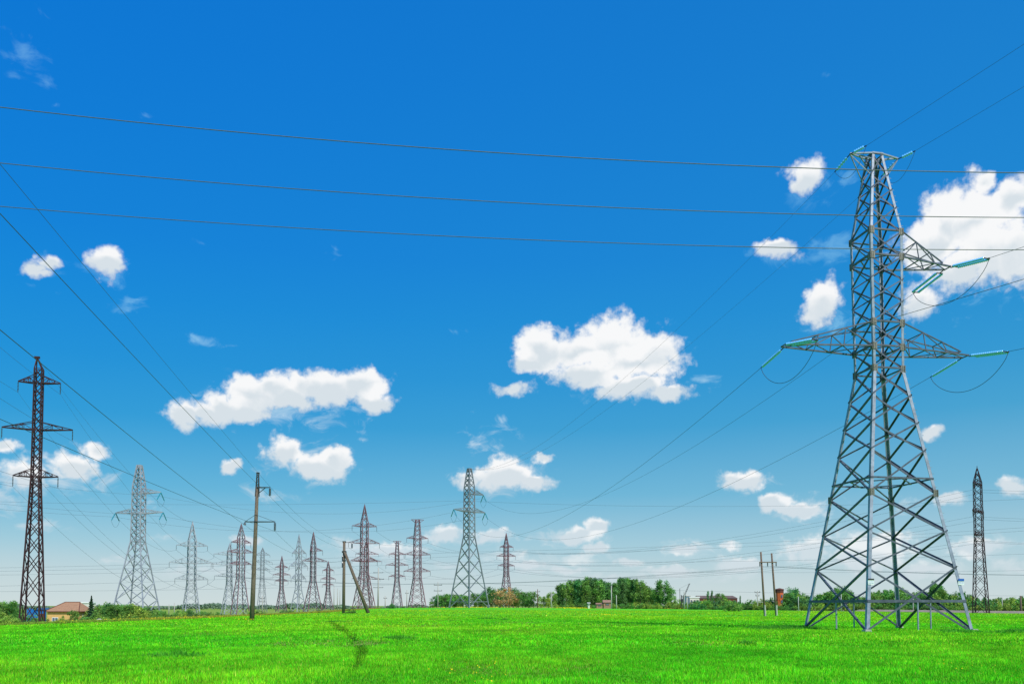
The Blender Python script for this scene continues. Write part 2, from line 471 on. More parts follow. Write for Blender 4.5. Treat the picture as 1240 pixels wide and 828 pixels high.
t379 = tier('brown pylon with two arms, the upper one short on its left side', 350, 378.5, 741.8, 645, [(666.7, 4, 11.5, 4), (679.5, 13, 17, 5)], 702, 660, 6.8, 24, .35, RUST_FAR, GALV_FAR)
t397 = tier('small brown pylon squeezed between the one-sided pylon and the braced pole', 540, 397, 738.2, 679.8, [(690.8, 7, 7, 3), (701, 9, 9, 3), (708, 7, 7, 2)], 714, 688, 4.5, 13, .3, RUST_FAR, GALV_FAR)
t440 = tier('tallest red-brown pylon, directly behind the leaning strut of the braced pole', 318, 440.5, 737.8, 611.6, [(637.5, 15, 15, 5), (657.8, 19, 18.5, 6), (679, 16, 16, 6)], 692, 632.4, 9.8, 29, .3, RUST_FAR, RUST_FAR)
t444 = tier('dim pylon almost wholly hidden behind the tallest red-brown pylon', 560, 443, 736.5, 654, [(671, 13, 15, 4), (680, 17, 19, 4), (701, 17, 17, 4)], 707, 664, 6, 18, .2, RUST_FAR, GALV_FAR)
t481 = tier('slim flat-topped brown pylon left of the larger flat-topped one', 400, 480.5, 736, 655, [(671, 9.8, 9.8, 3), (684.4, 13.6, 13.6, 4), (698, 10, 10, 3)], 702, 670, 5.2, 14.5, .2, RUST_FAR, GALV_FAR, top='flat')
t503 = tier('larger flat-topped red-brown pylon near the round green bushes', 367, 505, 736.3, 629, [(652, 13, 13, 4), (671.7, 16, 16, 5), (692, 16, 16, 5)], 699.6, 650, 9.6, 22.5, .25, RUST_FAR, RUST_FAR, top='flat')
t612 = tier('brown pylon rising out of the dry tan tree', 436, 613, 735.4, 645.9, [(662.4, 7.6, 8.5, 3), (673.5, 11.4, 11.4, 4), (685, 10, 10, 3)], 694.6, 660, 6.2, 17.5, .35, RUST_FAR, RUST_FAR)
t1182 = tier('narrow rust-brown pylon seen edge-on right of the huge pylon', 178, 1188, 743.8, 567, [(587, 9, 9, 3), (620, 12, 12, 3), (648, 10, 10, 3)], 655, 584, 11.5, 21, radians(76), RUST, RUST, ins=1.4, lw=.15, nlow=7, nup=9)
# faint ones on the far horizon
g_f = 'faint pylons on the far horizon'
for (x, D, yt, w) in ((1100, 900, 700, 0),):
    pass

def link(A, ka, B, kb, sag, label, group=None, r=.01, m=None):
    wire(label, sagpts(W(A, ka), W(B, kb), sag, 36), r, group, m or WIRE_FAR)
gl = 'wires from the dark brown pylon to the pale pylon behind the spruce'
nm = {0: 'top', 1: 'middle', 2: 'bottom'}; sd = {-1: 'left', 1: 'right'}
for i in range(3):
    for s in (-1, 1):
        link(brown, (i, s), t231, (i, s), 6, f'wire from the {nm[i]} {sd[s]} arm of the dark brown left pylon, running right')
        a = W(brown, (i, s)); b = a + Vector((.29, -.957, 0))*150
        wire(f'wire from the {nm[i]} {sd[s]} arm of the dark brown left pylon to the left edge', sagpts(a, b, 3, 40), .012, m=WIRE)
link(brown, 'top', t231, 'top', 4, 'earth wire from the tip of the dark brown left pylon')
# pylon to pylon
pairs = [(t231, t281, 'pale three-armed pylon', 'pale pylon by the concrete pole'), (t290, t342, 'red-brown pylon by the concrete pole', 'small dark pylon')]
for A, B, na, nb in pairs:
    for i in range(3):
        for s in (-1, 1): link(A, (i, s), B, (i, s), 3, f'faint wire between the {na} and the {nb}', f'wires between {na} and {nb}')
for key in ((0,-1), (0,1), (1,1)):
    a = W(t165, key)
    n_ = {(0,-1): 'left', (0,1): 'lower right', (1,1): 'upper right'}[key]
    wire(f'wire from the {n_} arm of the tall pale pylon to the tall grey one', sagpts(a, W(t568, key)+Vector((-1, -.5, 0)), 5, 40), .012, m=WIRE_FAR)
    wire(f'wire from the {n_} arm of the tall pale pylon running out left', sagpts(a, a + Vector((-115, -90, 14)), 4, 40), .012, m=WIRE_FAR)
# line of the edge-on pylon
for i in range(3):
    for s in (-1, 1):
        w_ = 'near' if s < 0 else 'far'
        link(t1182, (i, s), t612, (i, s), 6, f'wire from the {w_} {nm[i]} arm of the edge-on pylon running left to the horizon')
        a = W(t1182, (i, s)); wire(f'wire from the {w_} {nm[i]} arm of the edge-on pylon to the right edge', sagpts(a, a + Vector((170, -60, 0)), 4, 30), .012, m=WIRE_FAR)
for (A, B, lab) in ((t503, t612, 'flat-topped pylon'), (t440, t503, 'tallest red-brown pylon')):
    for i in range(3):
        for s in (-1, 1):
            link(A, (i, s), B, (i, s), 3, f'faint wire running right from the {lab}', f'wires running right from the {lab}')
# long distant lines across the view
for j, (yl, ym, yr, D) in enumerate(((602, 606, 596, 300), (689, 668, 627, 520), (693, 673, 631, 540), (697, 680, 664, 560), (712, 688, 687, 600), (716, 705, 721, 620))):
    a = pt(-150, yl, D); b = pt(560, ym, D+20); c = pt(1400, yr, D-60)
    ord_ = ('highest', 'second highest', 'third', 'fourth', 'fifth', 'lowest')[j]
    pts = sagpts(a, b, 2.0, 30)[:-1] + sagpts(b, c, 3.0, 30)
    wire(f'{ord_} of the very faint horizontal wires far across the view', pts, .012, m=WIRE_FAR)

# ================================================================== poles
def concrete_pole():
    D = 91.0; zb = gz(-28, D); X = xat(305, D, zb)
    T = thing('concrete_pole', 'tall leaning concrete pole carrying steel crossarms and hanging insulators', 'power pole', (X, D, zb))
    z1 = zat(592, D)-zb; z2 = zat(572.5, D)-zb; k = D/FPX
    lx = lambda z: .026*z
    mb = MB(); mb.tube([(lx(z), 0, z) for z in (-.5, 4, 9, z1+.2)], [.26, .235, .2, .165], 16); mb.build('pole', CONCRETE, T, True)
    mb = MB()
    for sx in (-1, 1):
        for sy in (-1, 1):
            mb.bar((lx(z1)+sx*.17, sy*.17, z1-.8), (lx(z2)+sx*.09, sy*.09, z2), .06)
    for i in range(4):
        za = z1-.4 + (z2-z1+.3)*i/4; zc = z1-.4 + (z2-z1+.3)*(i+1)/4
        for sy in (-1, 1): mb.bar((lx(za)-.13, sy*.15, za), (lx(zc)+.12, sy*.13, zc), .04)
    mb.box((lx(z2), 0, z2), (.3, .3, .12)); mb.build('pole_cap', DARKMETAL, T)
    ends = {}
    za = zat(590, D)-zb; R = xat(327, D, za+zb)-X
    mb = MB(); mb.bar((lx(za), -.19, za), (R, 0, za), .09); mb.bar((lx(za), .19, za), (R, 0, za), .09); mb.bar((lx(za-.7), 0, za-.75), (R*.72, 0, za-.02), .07)
    arm = mb.build('crossarm', DARKMETAL, T)
    def ins(p, l, arm):
        m_ = MB(); pr = [(0, .02)]
        for q in range(7): t = .12+q*(l-.2)/7; pr += [(t, .05), (t+.03, .13), (t+.09, .11), (t+.1, .04)]
        m_.tube_prof(Vector(p), Vector((0,0,-1)), pr+[(l, .03)], 10); m_.build('insulator', PORC, arm, True); return Vector((p[0], p[1], p[2]-l))
    ends['u'] = ins((R, 0, za), .95, arm)
    zc = zat(631.5, D)-zb; Lx = xat(296.5, D, zc+zb)-X; Rx = xat(333, D, zc+zb)-X
    mb = MB()
    for sy in (-1, 1): mb.bar((Lx, sy*.02, zc), (lx(zc), sy*.21, zc), .09); mb.bar((lx(zc), sy*.21, zc), (Rx, sy*.02, zc), .09)
    mb.bar((Lx, 0, zc), (lx(zc+.7), -.2, zc+.75), .035); mb.bar((Rx, 0, zc), (lx(zc+.7), -.2, zc+.75), .035)
    arm2 = mb.build('crossarm', DARKMETAL, T)
    ends['l'] = ins((Lx, 0, zc), .35, arm2); ends['r'] = ins((Rx, 0, zc), 1.0, arm2)
    ends['t'] = Vector((lx(z2), 0, z2+.05))
    mt = Matrix.Translation((X, D, zb)); return {k_: mt @ v for k_, v in ends.items()}
CPE = concrete_pole()
def strut_pole():
    D = 160.0; z0 = zat(743, D); X = xat(416, D, z0)
    T = thing('braced_pole', 'concrete pole propped by a long leaning strut beside a dark bush', 'power pole', (X, D, z0))
    zt = zat(655.5, D)-z0; mb = MB(); mb.tube([(0,0,-.6), (.0,0,zt)], [.30, .24], 12); mb.build('pole', CONCRETE, T, True)
    zs = zat(668, D)-z0; R = xat(448.5, D, z0)-X
    mb = MB(); mb.tube([(R, -.6, -.6), (.15, -.35, zs)], [.34, .25], 12); mb.build('strut', CONCRETE, T, True)
    mb = MB(); mb.box((.05, -.18, zs), (.75, .7, .35)); mb.box((0, 0, zs-1.6), (.62, .6, .2)); mb.box((0,0,zt), (.6,.35,.2)); mb.build('clamp', DARKMETAL, T)
    mb = MB(); mb.bar((-.3, 0, zt-.15), (1.6, 0, zt-.15), .09)
    a = mb.build('crossarm', DARKMETAL, T)
    for i, (x, z) in enumerate(((1.5, zt-.2), (-.25, zt-2.6), (-.25, zt-3.8))):
        m_ = MB(); m_.tube_prof(Vector((x, -.2, z)), Vector((0,0,-1)), [(0, .05), (.2, .14), (.9, .14), (1.1, .05)], 8); m_.build('insulator', PORC, a)
    mt = Matrix.Translation((X, D, z0))
    return [mt @ Vector(p) for p in ((0, 0, zt), (1.5, -.2, zt-1.2), (-.25, -.2, zt-3.6), (-.25, -.2, zt-4.8))]
SPE = strut_pole()
dirn = Vector((.158, -.987, 0))
for k_, y0, j, lb in (('t', 187, 0, 'thin top wire'), ('u', 232, 1, 'upper arm wire'), ('l', 373, 2, 'lower left wire'), ('r', 488, 3, 'lower right wire')):
    a = CPE[k_]
    # where this wire leaves the view on the left, at constant height above the rise
    zt_ = a.z - .3; v = (CY-y0)/FPX; slope = (v*CP+SP)/(CP-v*SP); Y = (zt_-EYE)/slope
    tgt = Vector((xat(0, Y, zt_), Y, zt_)); d = (tgt - a); e = a + d*1.9
    wire(f'{lb} of the tall concrete pole rising to the left edge', sagpts(a, e, .6 if k_ != 't' else .3, 60), .013 if k_ != 't' else .009)
    wire(f'{lb} from the tall concrete pole back to the braced pole', sagpts(a, SPE[j], 1.6, 30), .012, m=WIRE_FAR)

def hpole():
    D = 127.0; z0 = zat(745.3, D); X = xat(933, D, z0); k = D/FPX
    T = thing('twin_pole', 'pair of leaning wooden poles joined by a crossarm left of the huge pylon', 'power pole', (X, D, z0))
    out = []
    for xb, xt, yt in ((926.3, 921.3, 668), (940.3, 934.3, 669.5)):
        zt = zat(yt, D)-z0; mb = MB(); mb.tube([(xat(xb, D, z0)-X, 0, -.5), (xat(xt, D, z0+zt)-X, 0, zt)], [.17, .13], 10); mb.build('pole', WOOD, T, True)
        mb = MB(); mb.tube([(xat(xb, D, z0)-X, -.2, -.3), (xat(xb, D, z0)-X-.05, -.2, 1.6)], .13, 8); mb.build('stub', CONCRETE_PALE, T)
    zc = zat(680.5, D)-z0; a = xat(919, D, z0+zc)-X; b = xat(940, D, z0+zc)-X
    mb = MB(); mb.bar((a, -.2, zc), (b, -.2, zc), .14); arm = mb.build('crossarm', WOOD, T)
    for x in (919.6, 929, 939.3):
        px = xat(x, D, z0+zc)-X; m_ = MB(); m_.tube_prof(Vector((px, -.2, zc)), Vector((0,0,-1)), [(0,.03),(.1,.1),(.2,.05),(.28,.1),(.38,.05),(.46,.1),(.6,.04)], 8); m_.build('insulator', PORC, arm)
        out.append(Vector((X+px, D-.2, z0+zc-.6)))
    return out
HP = hpole()
for i, p in enumerate(HP):
    w_ = ('left', 'middle', 'right')[i]
    wire(f'low wire hung from the {w_} insulator of the twin wooden poles', sagpts(p + Vector((-100, 55, .5)), p, 2.2, 30) + sagpts(p, p + Vector((100, -30, .3)), 2, 30)[1:], .008, m=WIRE_FAR)

def small_pole(label, x, yt, yb, D, arms=((0, 3),), m=CONCRETE_PALE, group=None, w=.11, name='utility_pole'):
    z0 = zat(yb, D); X = xat(x, D, z0); T = thing(name, label, 'pole', (X, D, z0), 0, group); zt = zat(yt, D)-z0
    mb = MB(); mb.tube([(0,0,-1), (0,0,zt)], [w+.0003*D, w*.7+.0002*D], 8); mb.build('pole', m, T, True)
    for dy, hw in arms:
        z = zat(yt+dy+1, D)-z0; h = hw*D/FPX; mb = MB(); mb.bar((-h, 0, z), (h, 0, z), .12+.0002*D)
        for s in (-1, 0, 1): mb.bar((s*h*.9, 0, z), (s*h*.9, 0, z+.45), .1)
        mb.build('crossarm', DARKMETAL, T)
small_pole('thin pole with three short crossarms right of the tallest red-brown pylon', 457.8, 687, 736, 430, ((5, 6), (13, 7), (23, 6)), w=.28)
small_pole('slim pole with two crossarms between flat-topped pylon and tall grey pylon', 530.2, 704, 736, 330, ((3, 5), (10, 5)), w=.12)
small_pole('short pole just right of the tallest red-brown pylon foot', 466.4, 721, 737, 400, ((2, 2),), w=.15)
small_pole('short pole between the slim and the larger flat-topped pylons', 492.6, 714, 736, 400, ((3, 2),), w=.15)
small_pole('leftmost of three tiny poles between the small brown pylon and braced pole', 404.3, 710, 738, 430, (), w=.14)
small_pole('middle of three tiny poles between the small brown pylon and braced pole', 408.5, 712, 738, 430, (), w=.12)
small_pole('rightmost of three tiny poles between the small brown pylon and braced pole', 411.5, 714, 738, 430, (), w=.12)
small_pole('short pole right of the concrete pole, left of the small dark pylon', 317.5, 721, 741, 420, ((2, 3), (6, 3)), w=.16)
small_pole('left of two tiny poles between the spruce and the pale three-armed pylon', 204.5, 731, 742, 420, (), w=.12)
small_pole('right of two tiny poles between the spruce and the pale three-armed pylon', 211, 729.5, 742, 420, (), w=.14)
small_pole('dark pole with crossarms above the low shrubs left of the wood', 651, 713, 735, 330, ((2, 3), (6, 2)), w=.12, m=WOOD)
small_pole('pale post in the light shrubs left of the wood', 667.5, 717, 736, 300, (), w=.12)
small_pole('tall pale pole standing in front of the middle of the wood', 740.5, 709, 735.6, 290, ((1, 1.4),), w=.13)
small_pole('shorter pale post right of the tall pale pole at the wood', 746.5, 720, 735.6, 290, (), w=.10)
small_pole('pale pole below the slanting crane boom', 828.5, 716, 735.6, 290, (), w=.11)
small_pole('pale post right of the crane boom', 832.6, 723, 735.6, 290, (), w=.09)
small_pole('pale branching pole left of the twin wooden poles', 917.4, 716, 736.5, 260, ((0, 3.2), (4, 2.2)), w=.13)
gp = 'pale posts along the road behind the huge pylon'
for x, yt, yb in ((967, 722, 738.3), (1019, 717, 739), (1106, 718, 740.3), (1214, 722, 742)):
    small_pole('thin pale post along the road behind the huge pylon', x, yt, yb, 215, (), w=.07, group=gp, name='road_post')
small_pole('stout post at the right edge beyond the road', 1236.5, 721, 742, 200, (), w=.22, m=CONCRETE)

# crane boom
def crane():
    D = 300.0; z0 = zat(735, D); X = xat(826.5, D, z0); k = D/FPX
    T = thing('crane', 'tiny crane with a slanting dark boom beside the brown factory roof', 'crane', (X, D, z0))
    zt = zat(727, D)-z0
    mb = MB()
    for sx in (-.5, .5):
        for sy in (-.5, .5): mb.bar((sx, sy, 0), (sx*.7, sy*.7, zt+2), .13)
    for i in range(4): mb.bar((-.5, -.5, i*1.1), (.5, -.5, (i+1)*1.1), .1); mb.bar((.5, .5, i*1.1), (-.5, .5, (i+1)*1.1), .1)
    mb.build('mast', DARKMETAL, T)
    e = pt(835, 706, D) - Vector((X, D, z0)); e.y = 0
    mb = MB()
    for s in (-.22, .22): mb.bar((-.3+s, 0, zt-.5), (e.x+s*.5, 0, e.z), .1)
    for i in range(8):
        a = Vector((-.3, 0, zt-.5)).lerp(e, i/8); b = Vector((-.3, 0, zt-.5)).lerp(e, (i+1)/8); mb.bar(a+Vector((-.22,0,0)), b+Vector((.22,0,0)), .1)
    mb.build('boom', DARKMETAL, T)
    mb = MB(); mb.box((0, 0, zt+.1), (1.2, 1.0, 1.0)); mb.build('cab', DARKMETAL, T)
    mb = MB(); mb.bar((-.9, 0, zt+4.3), e, .04); mb.bar((-.9, 0, zt-.2), (-.9, 0, zt+4.3), .15); mb.build('stay', DARKMETAL, T)
crane()

# ================================================================== buildings
YEL = mat('yellow_render', (.72, .44, .16), .9, 0, .1, 1)
ROOF = mat('brown_metal_tile', (.40, .225, .125), .7, 0, .15, 2)
EAVE = mat('dark_fascia', (.12, .04, .03), .8, 0, .2, 2)
PANE = mat('window_glass', (.10, .15, .20), .15, 0, .2, 2, spec=.8)
BRICK = mat('red_brick', (.62, .14, .05), .9, 0, .2, 4)
DKBR = mat('dark_brick', (.13, .05, .04), .9, 0, .2, 4)
BLUE = mat('blue_sheet', (.015, .16, .50), .6, 0, .2, 1)
PALE = mat('pale_render', (.68, .68, .60), .9, 0, .08, 1)
FROOF = mat('factory_roof', (.17, .12, .10), .9, 0, .3, .5)
def hip(mb, x0, x1, y0, y1, ze, zr, rx0, rx1, ov=.45, th=.12):
    i = len(mb.v); ym = (y0+y1)/2
    mb.v += [(x0-ov, y0-ov, ze), (x1+ov, y0-ov, ze), (x1+ov, y1+ov, ze), (x0-ov, y1+ov, ze), (rx0, ym, zr), (rx1, ym, zr)]
    mb.f += [(i, i+1, i+5, i+4), (i+1, i+2, i+5), (i+2, i+3, i+4, i+5), (i+3, i, i+4), (i+3, i+2, i+1, i)]
def house():
    D = 215.0; zb = -3.1; T = thing('yellow_house', 'yellow house with a brown hipped roof behind the dark brown pylon', 'house', (0, D, zb))
    x0 = xat(57.5, D, 0); x1 = xat(94.5, D, 0); d = 7.0
    T.location.x = x0; W_ = x1-x0; ze = zat(740.3, D)-zb; zr = zat(728.6, D+3)-zb
    mb = MB(); mb.box((W_/2, d/2, ze/2-.3), (W_, d, ze+.6)); mb.build('wall', YEL, T)
    mb = MB(); hip(mb, 0, W_, 0, d, ze+.14, zr, 2.6, W_-1.3); r = mb.build('roof', ROOF, T)
    mb = MB(); mb.box((W_/2, d/2, ze+.03), (W_+1.0, d+1.0, .2)); mb.build('fascia', EAVE, r)
    rib = MB(); ym = d/2
    for (a, b) in (((-.45,-.45,ze+.16),(2.6,ym,zr+.03)), ((W_+.45,-.45,ze+.16),(W_-1.3,ym,zr+.03)), ((2.6,ym,zr+.03),(W_-1.3,ym,zr+.03))): rib.bar(a, b, .16)
    rib.build('ridge_cap', EAVE, r)
    for (x, w, h) in ((xat(67, D, 0)-x0, 1.3, 1.0),):
        z = zat(750, D)-zb
        f = MB(); f.box((x, -.03, z), (w+.24, .08, h+.24)); fo = f.build('window', WHITE, T)
        g = MB(); g.box((x, -.075, z), (w, .03, h)); g.build('pane', PANE, fo)
        g = MB(); g.box((x, -.1, z), (.08, .03, h)); g.build('mullion', WHITE, fo)
        g = MB(); g.box((x, -.1, z-h/2-.16), (w+.4, .2, .07)); g.build('sill', PALE, fo)
    f = MB(); f.box((W_+.03, 3, ze-1.4), (.08, 1.5, 1.3)); fo = f.build('window', WHITE, T)
    g = MB(); g.box((W_+.08, 3, ze-1.4), (.03, 1.25, 1.05)); g.build('pane', PANE, fo)
house()
def simple_house(name, label, x0p, x1p, ytop, ybot, D, mwall, mroof, rise, depth=6, win=0, flat=False, cat='building'):
    x0 = xat(x0p, D, 0); x1 = xat(x1p, D, 0); zb = zat(ybot, D); H = zat(ytop, D)-zb-rise
    T = thing(name, label, cat, ((x0+x1)/2, D, zb)); w = x1-x0
    mb = MB(); mb.box((0, depth/2, H/2-.5), (w, depth, H+1)); mb.build('wall', mwall, T)
    mb = MB()
    if flat: mb.box((0, depth/2, H+rise/2+.01), (w+.5, depth+.5, rise))
    else:
        hw = w/2+.3; i = 0
        mb.v += [(-hw, -.3, H+.02), (hw, -.3, H+.02), (hw, depth+.3, H+.02), (-hw, depth+.3, H+.02), (-hw+w*.04, depth/2, H+rise), (hw-w*.04, depth/2, H+rise)]
        mb.f += [(0,1,5,4),(1,2,5),(2,3,4,5),(3,0,4),(3,2,1,0)]
    mb.build('roof', mroof, T)
    for i in range(win):
        x = -w/2 + w*(i+.5)/win; f = MB(); f.box((x, -.04, H*.62), (w/win*.5, .08, H*.28)); fo = f.build('window', EAVE, T)
        g = MB(); g.box((x, -.09, H*.62), (w/win*.4, .03, H*.22)); g.build('pane', PANE, fo)
    return T
simple_house('outbuilding', 'small white building behind the right end of the yellow house', 97.5, 107.5, 728.4, 750, 300, PALE, WHITE, .4, 5, 2, True)
b = simple_house('blue_shed', 'blue sheet-metal shed seen through the feet of the dark brown pylon', 46.5, 54, 736, 757, 140, BLUE, BLUE, .2, .5, 0, True, 'shed')
mb = MB()
x0 = xat(46.5, 140, 0)-xat(51, 140, 0)
i = 0; n = 6
for q in range(n+1):
    x = x0 - (xat(46.5,140,0)-xat(33,140,0))*(q/n); z = zat(737+1.2*sin(q*1.1), 140)-zat(757, 140)
    mb.v += [(x, 0, z), (x, .06, z), (x, 0, .2 if q > 3 else z-1.5), (x, .06, .2 if q > 3 else z-1.5)]
for q in range(n):
    a = q*4; c = a+4
    mb.f += [(a, c, c+2, a+2), (a+1, a+3, c+3, c+1), (a, a+1, c+1, c)]
mb.build('awning', BLUE, b)
mb = MB(); mb.box((0, -.05, 1.0), (.8, .06, 1.9)); mb.build('door', DKBR, b)
f = simple_house('factory_building', 'long low factory with a dark brown broken roof right of the crane', 846, 893, 720.6, 735, 420, DKBR, FROOF, 1.4, 14, 9, False)
simple_house('workshop', 'low pale flat-roofed building left of the brown factory', 835.5, 847, 722, 735, 400, PALE, WHITE, .5, 6, 3, True)
simple_house('annex', 'tiny pale block between the crane and the low pale building', 831.5, 836.5, 720.5, 735, 430, PALE, PALE, .4, 5, 2, True)
simple_house('brick_hut', 'small ruined brick hut in front of the wood beside the tall pale pole', 731, 740, 726, 735.3, 300, mat('old_brick', (.34,.20,.14), .9), mat('old_brick', (.3,.2,.15)), .9, 3, 1, False, 'hut')
simple_house('brick_hut', 'low brick ruin left of the small hut in front of the wood', 722.5, 729.5, 729.5, 735.3, 300, mat('old_brick', (.34,.20,.14), .9), mat('old_brick', (.3,.2,.15)), .5, 3, 1, False, 'hut')
simple_house('roadside_kiosk', 'tiny white hut in the shrubs under the middle of the wood', 712.2, 714.2, 729, 735, 300, PALE, PALE, .3, 2, 1, False, 'hut')
def watertower():
    D = 280.0; zb = zat(737, D); X = xat(944.3, D, 0); T = thing('brick_tower', 'short red brick water tower with a dark cap right of the twin poles', 'water tower', (X, D, zb), .3)
    k = D/FPX; z1 = zat(717, D)-zb; z2 = zat(713, D)-zb; n = 8
    mb = MB(); mb.tube([(0,0,-1), (0,0,z1*.5), (0,0,z1)], [3.7*k, 3.9*k, 4.5*k], n); mb.build('wall', BRICK, T)
    mb = MB(); mb.tube([(0,0,z1+.003), (0,0,z2-.25)], [4.9*k, 5.1*k], n); mb.build('tank', DKBR, T)
    mb = MB(); mb.tube([(0,0,z2-.247), (0,0,z2), (0,0,z2+.35)], [5.6*k, 5.5*k, .6*k], n); mb.build('roof', DKBR, T)
    for z in (z1*.45, z1*.78):
        f = MB(); f.box((0, -4.15*k, z), (.5, .35, .9)); f.build('window', PANE, T)
watertower()

# ================================================================== foliage
def leafmat(name, base, trans=.25):
    m, nt, b = nodes_mat(name); N = nt.nodes; Lk = nt.links
    at = N.new('ShaderNodeAttribute'); at.attribute_name = 'tint'
    oi = N.new('ShaderNodeObjectInfo')
    hs = N.new('ShaderNodeHueSaturation')
    mul = N.new('ShaderNodeMix'); mul.data_type = 'RGBA'; mul.blend_type = 'MULTIPLY'; mul.inputs['Factor'].default_value = 1
    mul.inputs['A'].default_value = (*base, 1); Lk.new(at.outputs['Color'], mul.inputs['B'])
    mr = N.new('ShaderNodeMapRange'); mr.inputs['To Min'].default_value = .475; mr.inputs['To Max'].default_value = .515
    Lk.new(oi.outputs['Random'], mr.inputs['Value']); Lk.new(mr.outputs['Result'], hs.inputs['Hue'])
    mr2 = N.new('ShaderNodeMapRange'); mr2.inputs['To Min'].default_value = .8; mr2.inputs['To Max'].default_value = 1.25
    mt = N.new('ShaderNodeMath'); mt.operation = 'FRACT'; m7 = N.new('ShaderNodeMath'); m7.operation = 'MULTIPLY'; m7.inputs[1].default_value = 7.3
    Lk.new(oi.outputs['Random'], m7.inputs[0]); Lk.new(m7.outputs[0], mt.inputs[0]); Lk.new(mt.outputs[0], mr2.inputs['Value']); Lk.new(mr2.outputs['Result'], hs.inputs['Value'])
    Lk.new(mul.outputs['Result'], hs.inputs['Color']); Lk.new(hs.outputs['Color'], b.inputs['Base Color'])
    b.inputs['Roughness'].default_value = .7; b.inputs['Specular IOR Level'].default_value = .15
    tr = N.new('ShaderNodeBsdfTranslucent'); Lk.new(hs.outputs['Color'], tr.inputs['Color'])
    ms = N.new('ShaderNodeMixShader'); ms.inputs[0].default_value = trans
    out = N['Material Output']; Lk.new(b.outputs[0], ms.inputs[1]); Lk.new(tr.outputs[0], ms.inputs[2]); Lk.new(ms.outputs[0], out.inputs['Surface'])
    return m
LEAF = leafmat('leaf_green', (.14, .38, .075)); LEAFD = leafmat('leaf_dark', (.10, .32, .10)); LEAFY = leafmat('leaf_yellow_green', (.30, .55, .09)); LEAFDRY = leafmat('leaf_dry_tan', (.52, .44, .17)); SPR = leafmat('spruce_needles', (.055, .14, .06), .1)

def quads_mesh(name, cen, size, tint, m, up=.3):
    n = len(cen); d = RNG.normal(size=(n, 3)); d[:, 2] += up; d /= np.linalg.norm(d, axis=1)[:, None]
    r = RNG.normal(size=(n, 3)); x = np.cross(d, r); x /= np.linalg.norm(x, axis=1)[:, None]; y = np.cross(d, x)
    s = size*(.6+.8*RNG.random(n))[:, None]
    P = np.stack([cen - x*s - y*s*.5, cen + x*s*.2 - y*s*.9, cen + x*s + y*s*.4, cen - x*s*.3 + y*s*.8], 1).reshape(-1, 3)
    return raw_mesh(name, P, np.arange(4*n).reshape(-1, 4), np.repeat(tint, 4, 0), m)
def raw_mesh(name, P, F, tint, m):
    me = bpy.data.meshes.new(name); k = F.shape[1]; nf = len(F)
    me.vertices.add(len(P)); me.vertices.foreach_set('co', P.astype(np.float32).ravel())
    me.loops.add(nf*k); me.loops.foreach_set('vertex_index', F.astype(np.int32).ravel())
    me.polygons.add(nf); me.polygons.foreach_set('loop_start', np.arange(0, nf*k, k, dtype=np.int32))
    a = me.color_attributes.new('tint', 'FLOAT_COLOR', 'POINT')
    c = np.ones((len(P), 4), np.float32); c[:, :3] = tint; a.data.foreach_set('color', c.ravel())
    me.materials.append(m); me.update(calc_edges=True); me.validate(); return me

def crown_points(kind, n):
    """unit tree: height 1, returns leaf centres and tints"""
    cl = []; 
    if kind == 'poplar':
        for i in range(34):
            z = .16+.82*i/33; w = .24*sin(min(1, (z-.1)/.35)*pi/2)*(1-((z-.35)/.72)**2 if z > .35 else 1)
            a = RNG.random()*2*pi; q = w*RNG.random()**.5; cl.append((cos(a)*q, sin(a)*q, z, .055+.05*RNG.random()))
    elif kind == 'round':
        for i in range(36):
            z = .2+.76*RNG.random(); w = .42*sqrt(max(.02, 1-((z-.55)/.47)**2)); a = RNG.random()*2*pi; q = w*RNG.random()**.4
            cl.append((cos(a)*q, sin(a)*q, z, .07+.08*RNG.random()))
    elif kind == 'bush':
        for i in range(40):
            a = RNG.random()*2*pi; q = .75*RNG.random()**.55; z = (.1+.85*RNG.random())*(1-.75*(q/.8)**2); cl.append((cos(a)*q, sin(a)*q, z, .12+.1*RNG.random()))
    cl = np.array(cl); k = RNG.integers(0, len(cl), n); c = cl[k]
    d = RNG.normal(size=(n, 3)); d /= np.linalg.norm(d, axis=1)[:, None]; rad = c[:, 3]*(RNG.random(n)**.35)*(1+.25*RNG.normal(size=n))
    P = c[:, :3] + d*rad[:, None]*np.array([1, 1, 1.1]); P[:, 2] = np.maximum(P[:, 2], .02)
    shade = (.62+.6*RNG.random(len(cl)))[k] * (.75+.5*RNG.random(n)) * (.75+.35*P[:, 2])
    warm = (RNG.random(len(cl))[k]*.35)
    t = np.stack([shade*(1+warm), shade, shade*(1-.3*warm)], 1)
    return P, t, cl
def tree_proto(kind, m, n=2600, size=.017, trunk=True):
    P, t, cl = crown_points(kind, n)
    crown = quads_mesh('crown', P, size, t, m)
    mb = MB()
    if kind == 'bush':
        for i in range(7):
            a = i*.9; mb.tube([(0,0,0), (cos(a)*.2, sin(a)*.2, .35), (cos(a)*.4, sin(a)*.4, .6)], [.02, .012, .005], 4)
    else:
        mb.tube([(0,0,-.03), (.005,0,.3), (-.008,.005,.6), (0,0,.92)], [.022, .017, .010, .003], 6)
        for i in range(9):
            c = cl[RNG.integers(0, len(cl))]; z = max(.12, c[2]-.16); mb.tube([(0,0,z), (c[0]*.5, c[1]*.5, z+.07), (c[0], c[1], c[2])], [.009, .006, .002], 4)
    me = bpy.data.meshes.new('trunk'); me.from_pydata(mb.v, [], mb.f); me.materials.append(BARK); me.update()
    return crown, me
PRO = {}
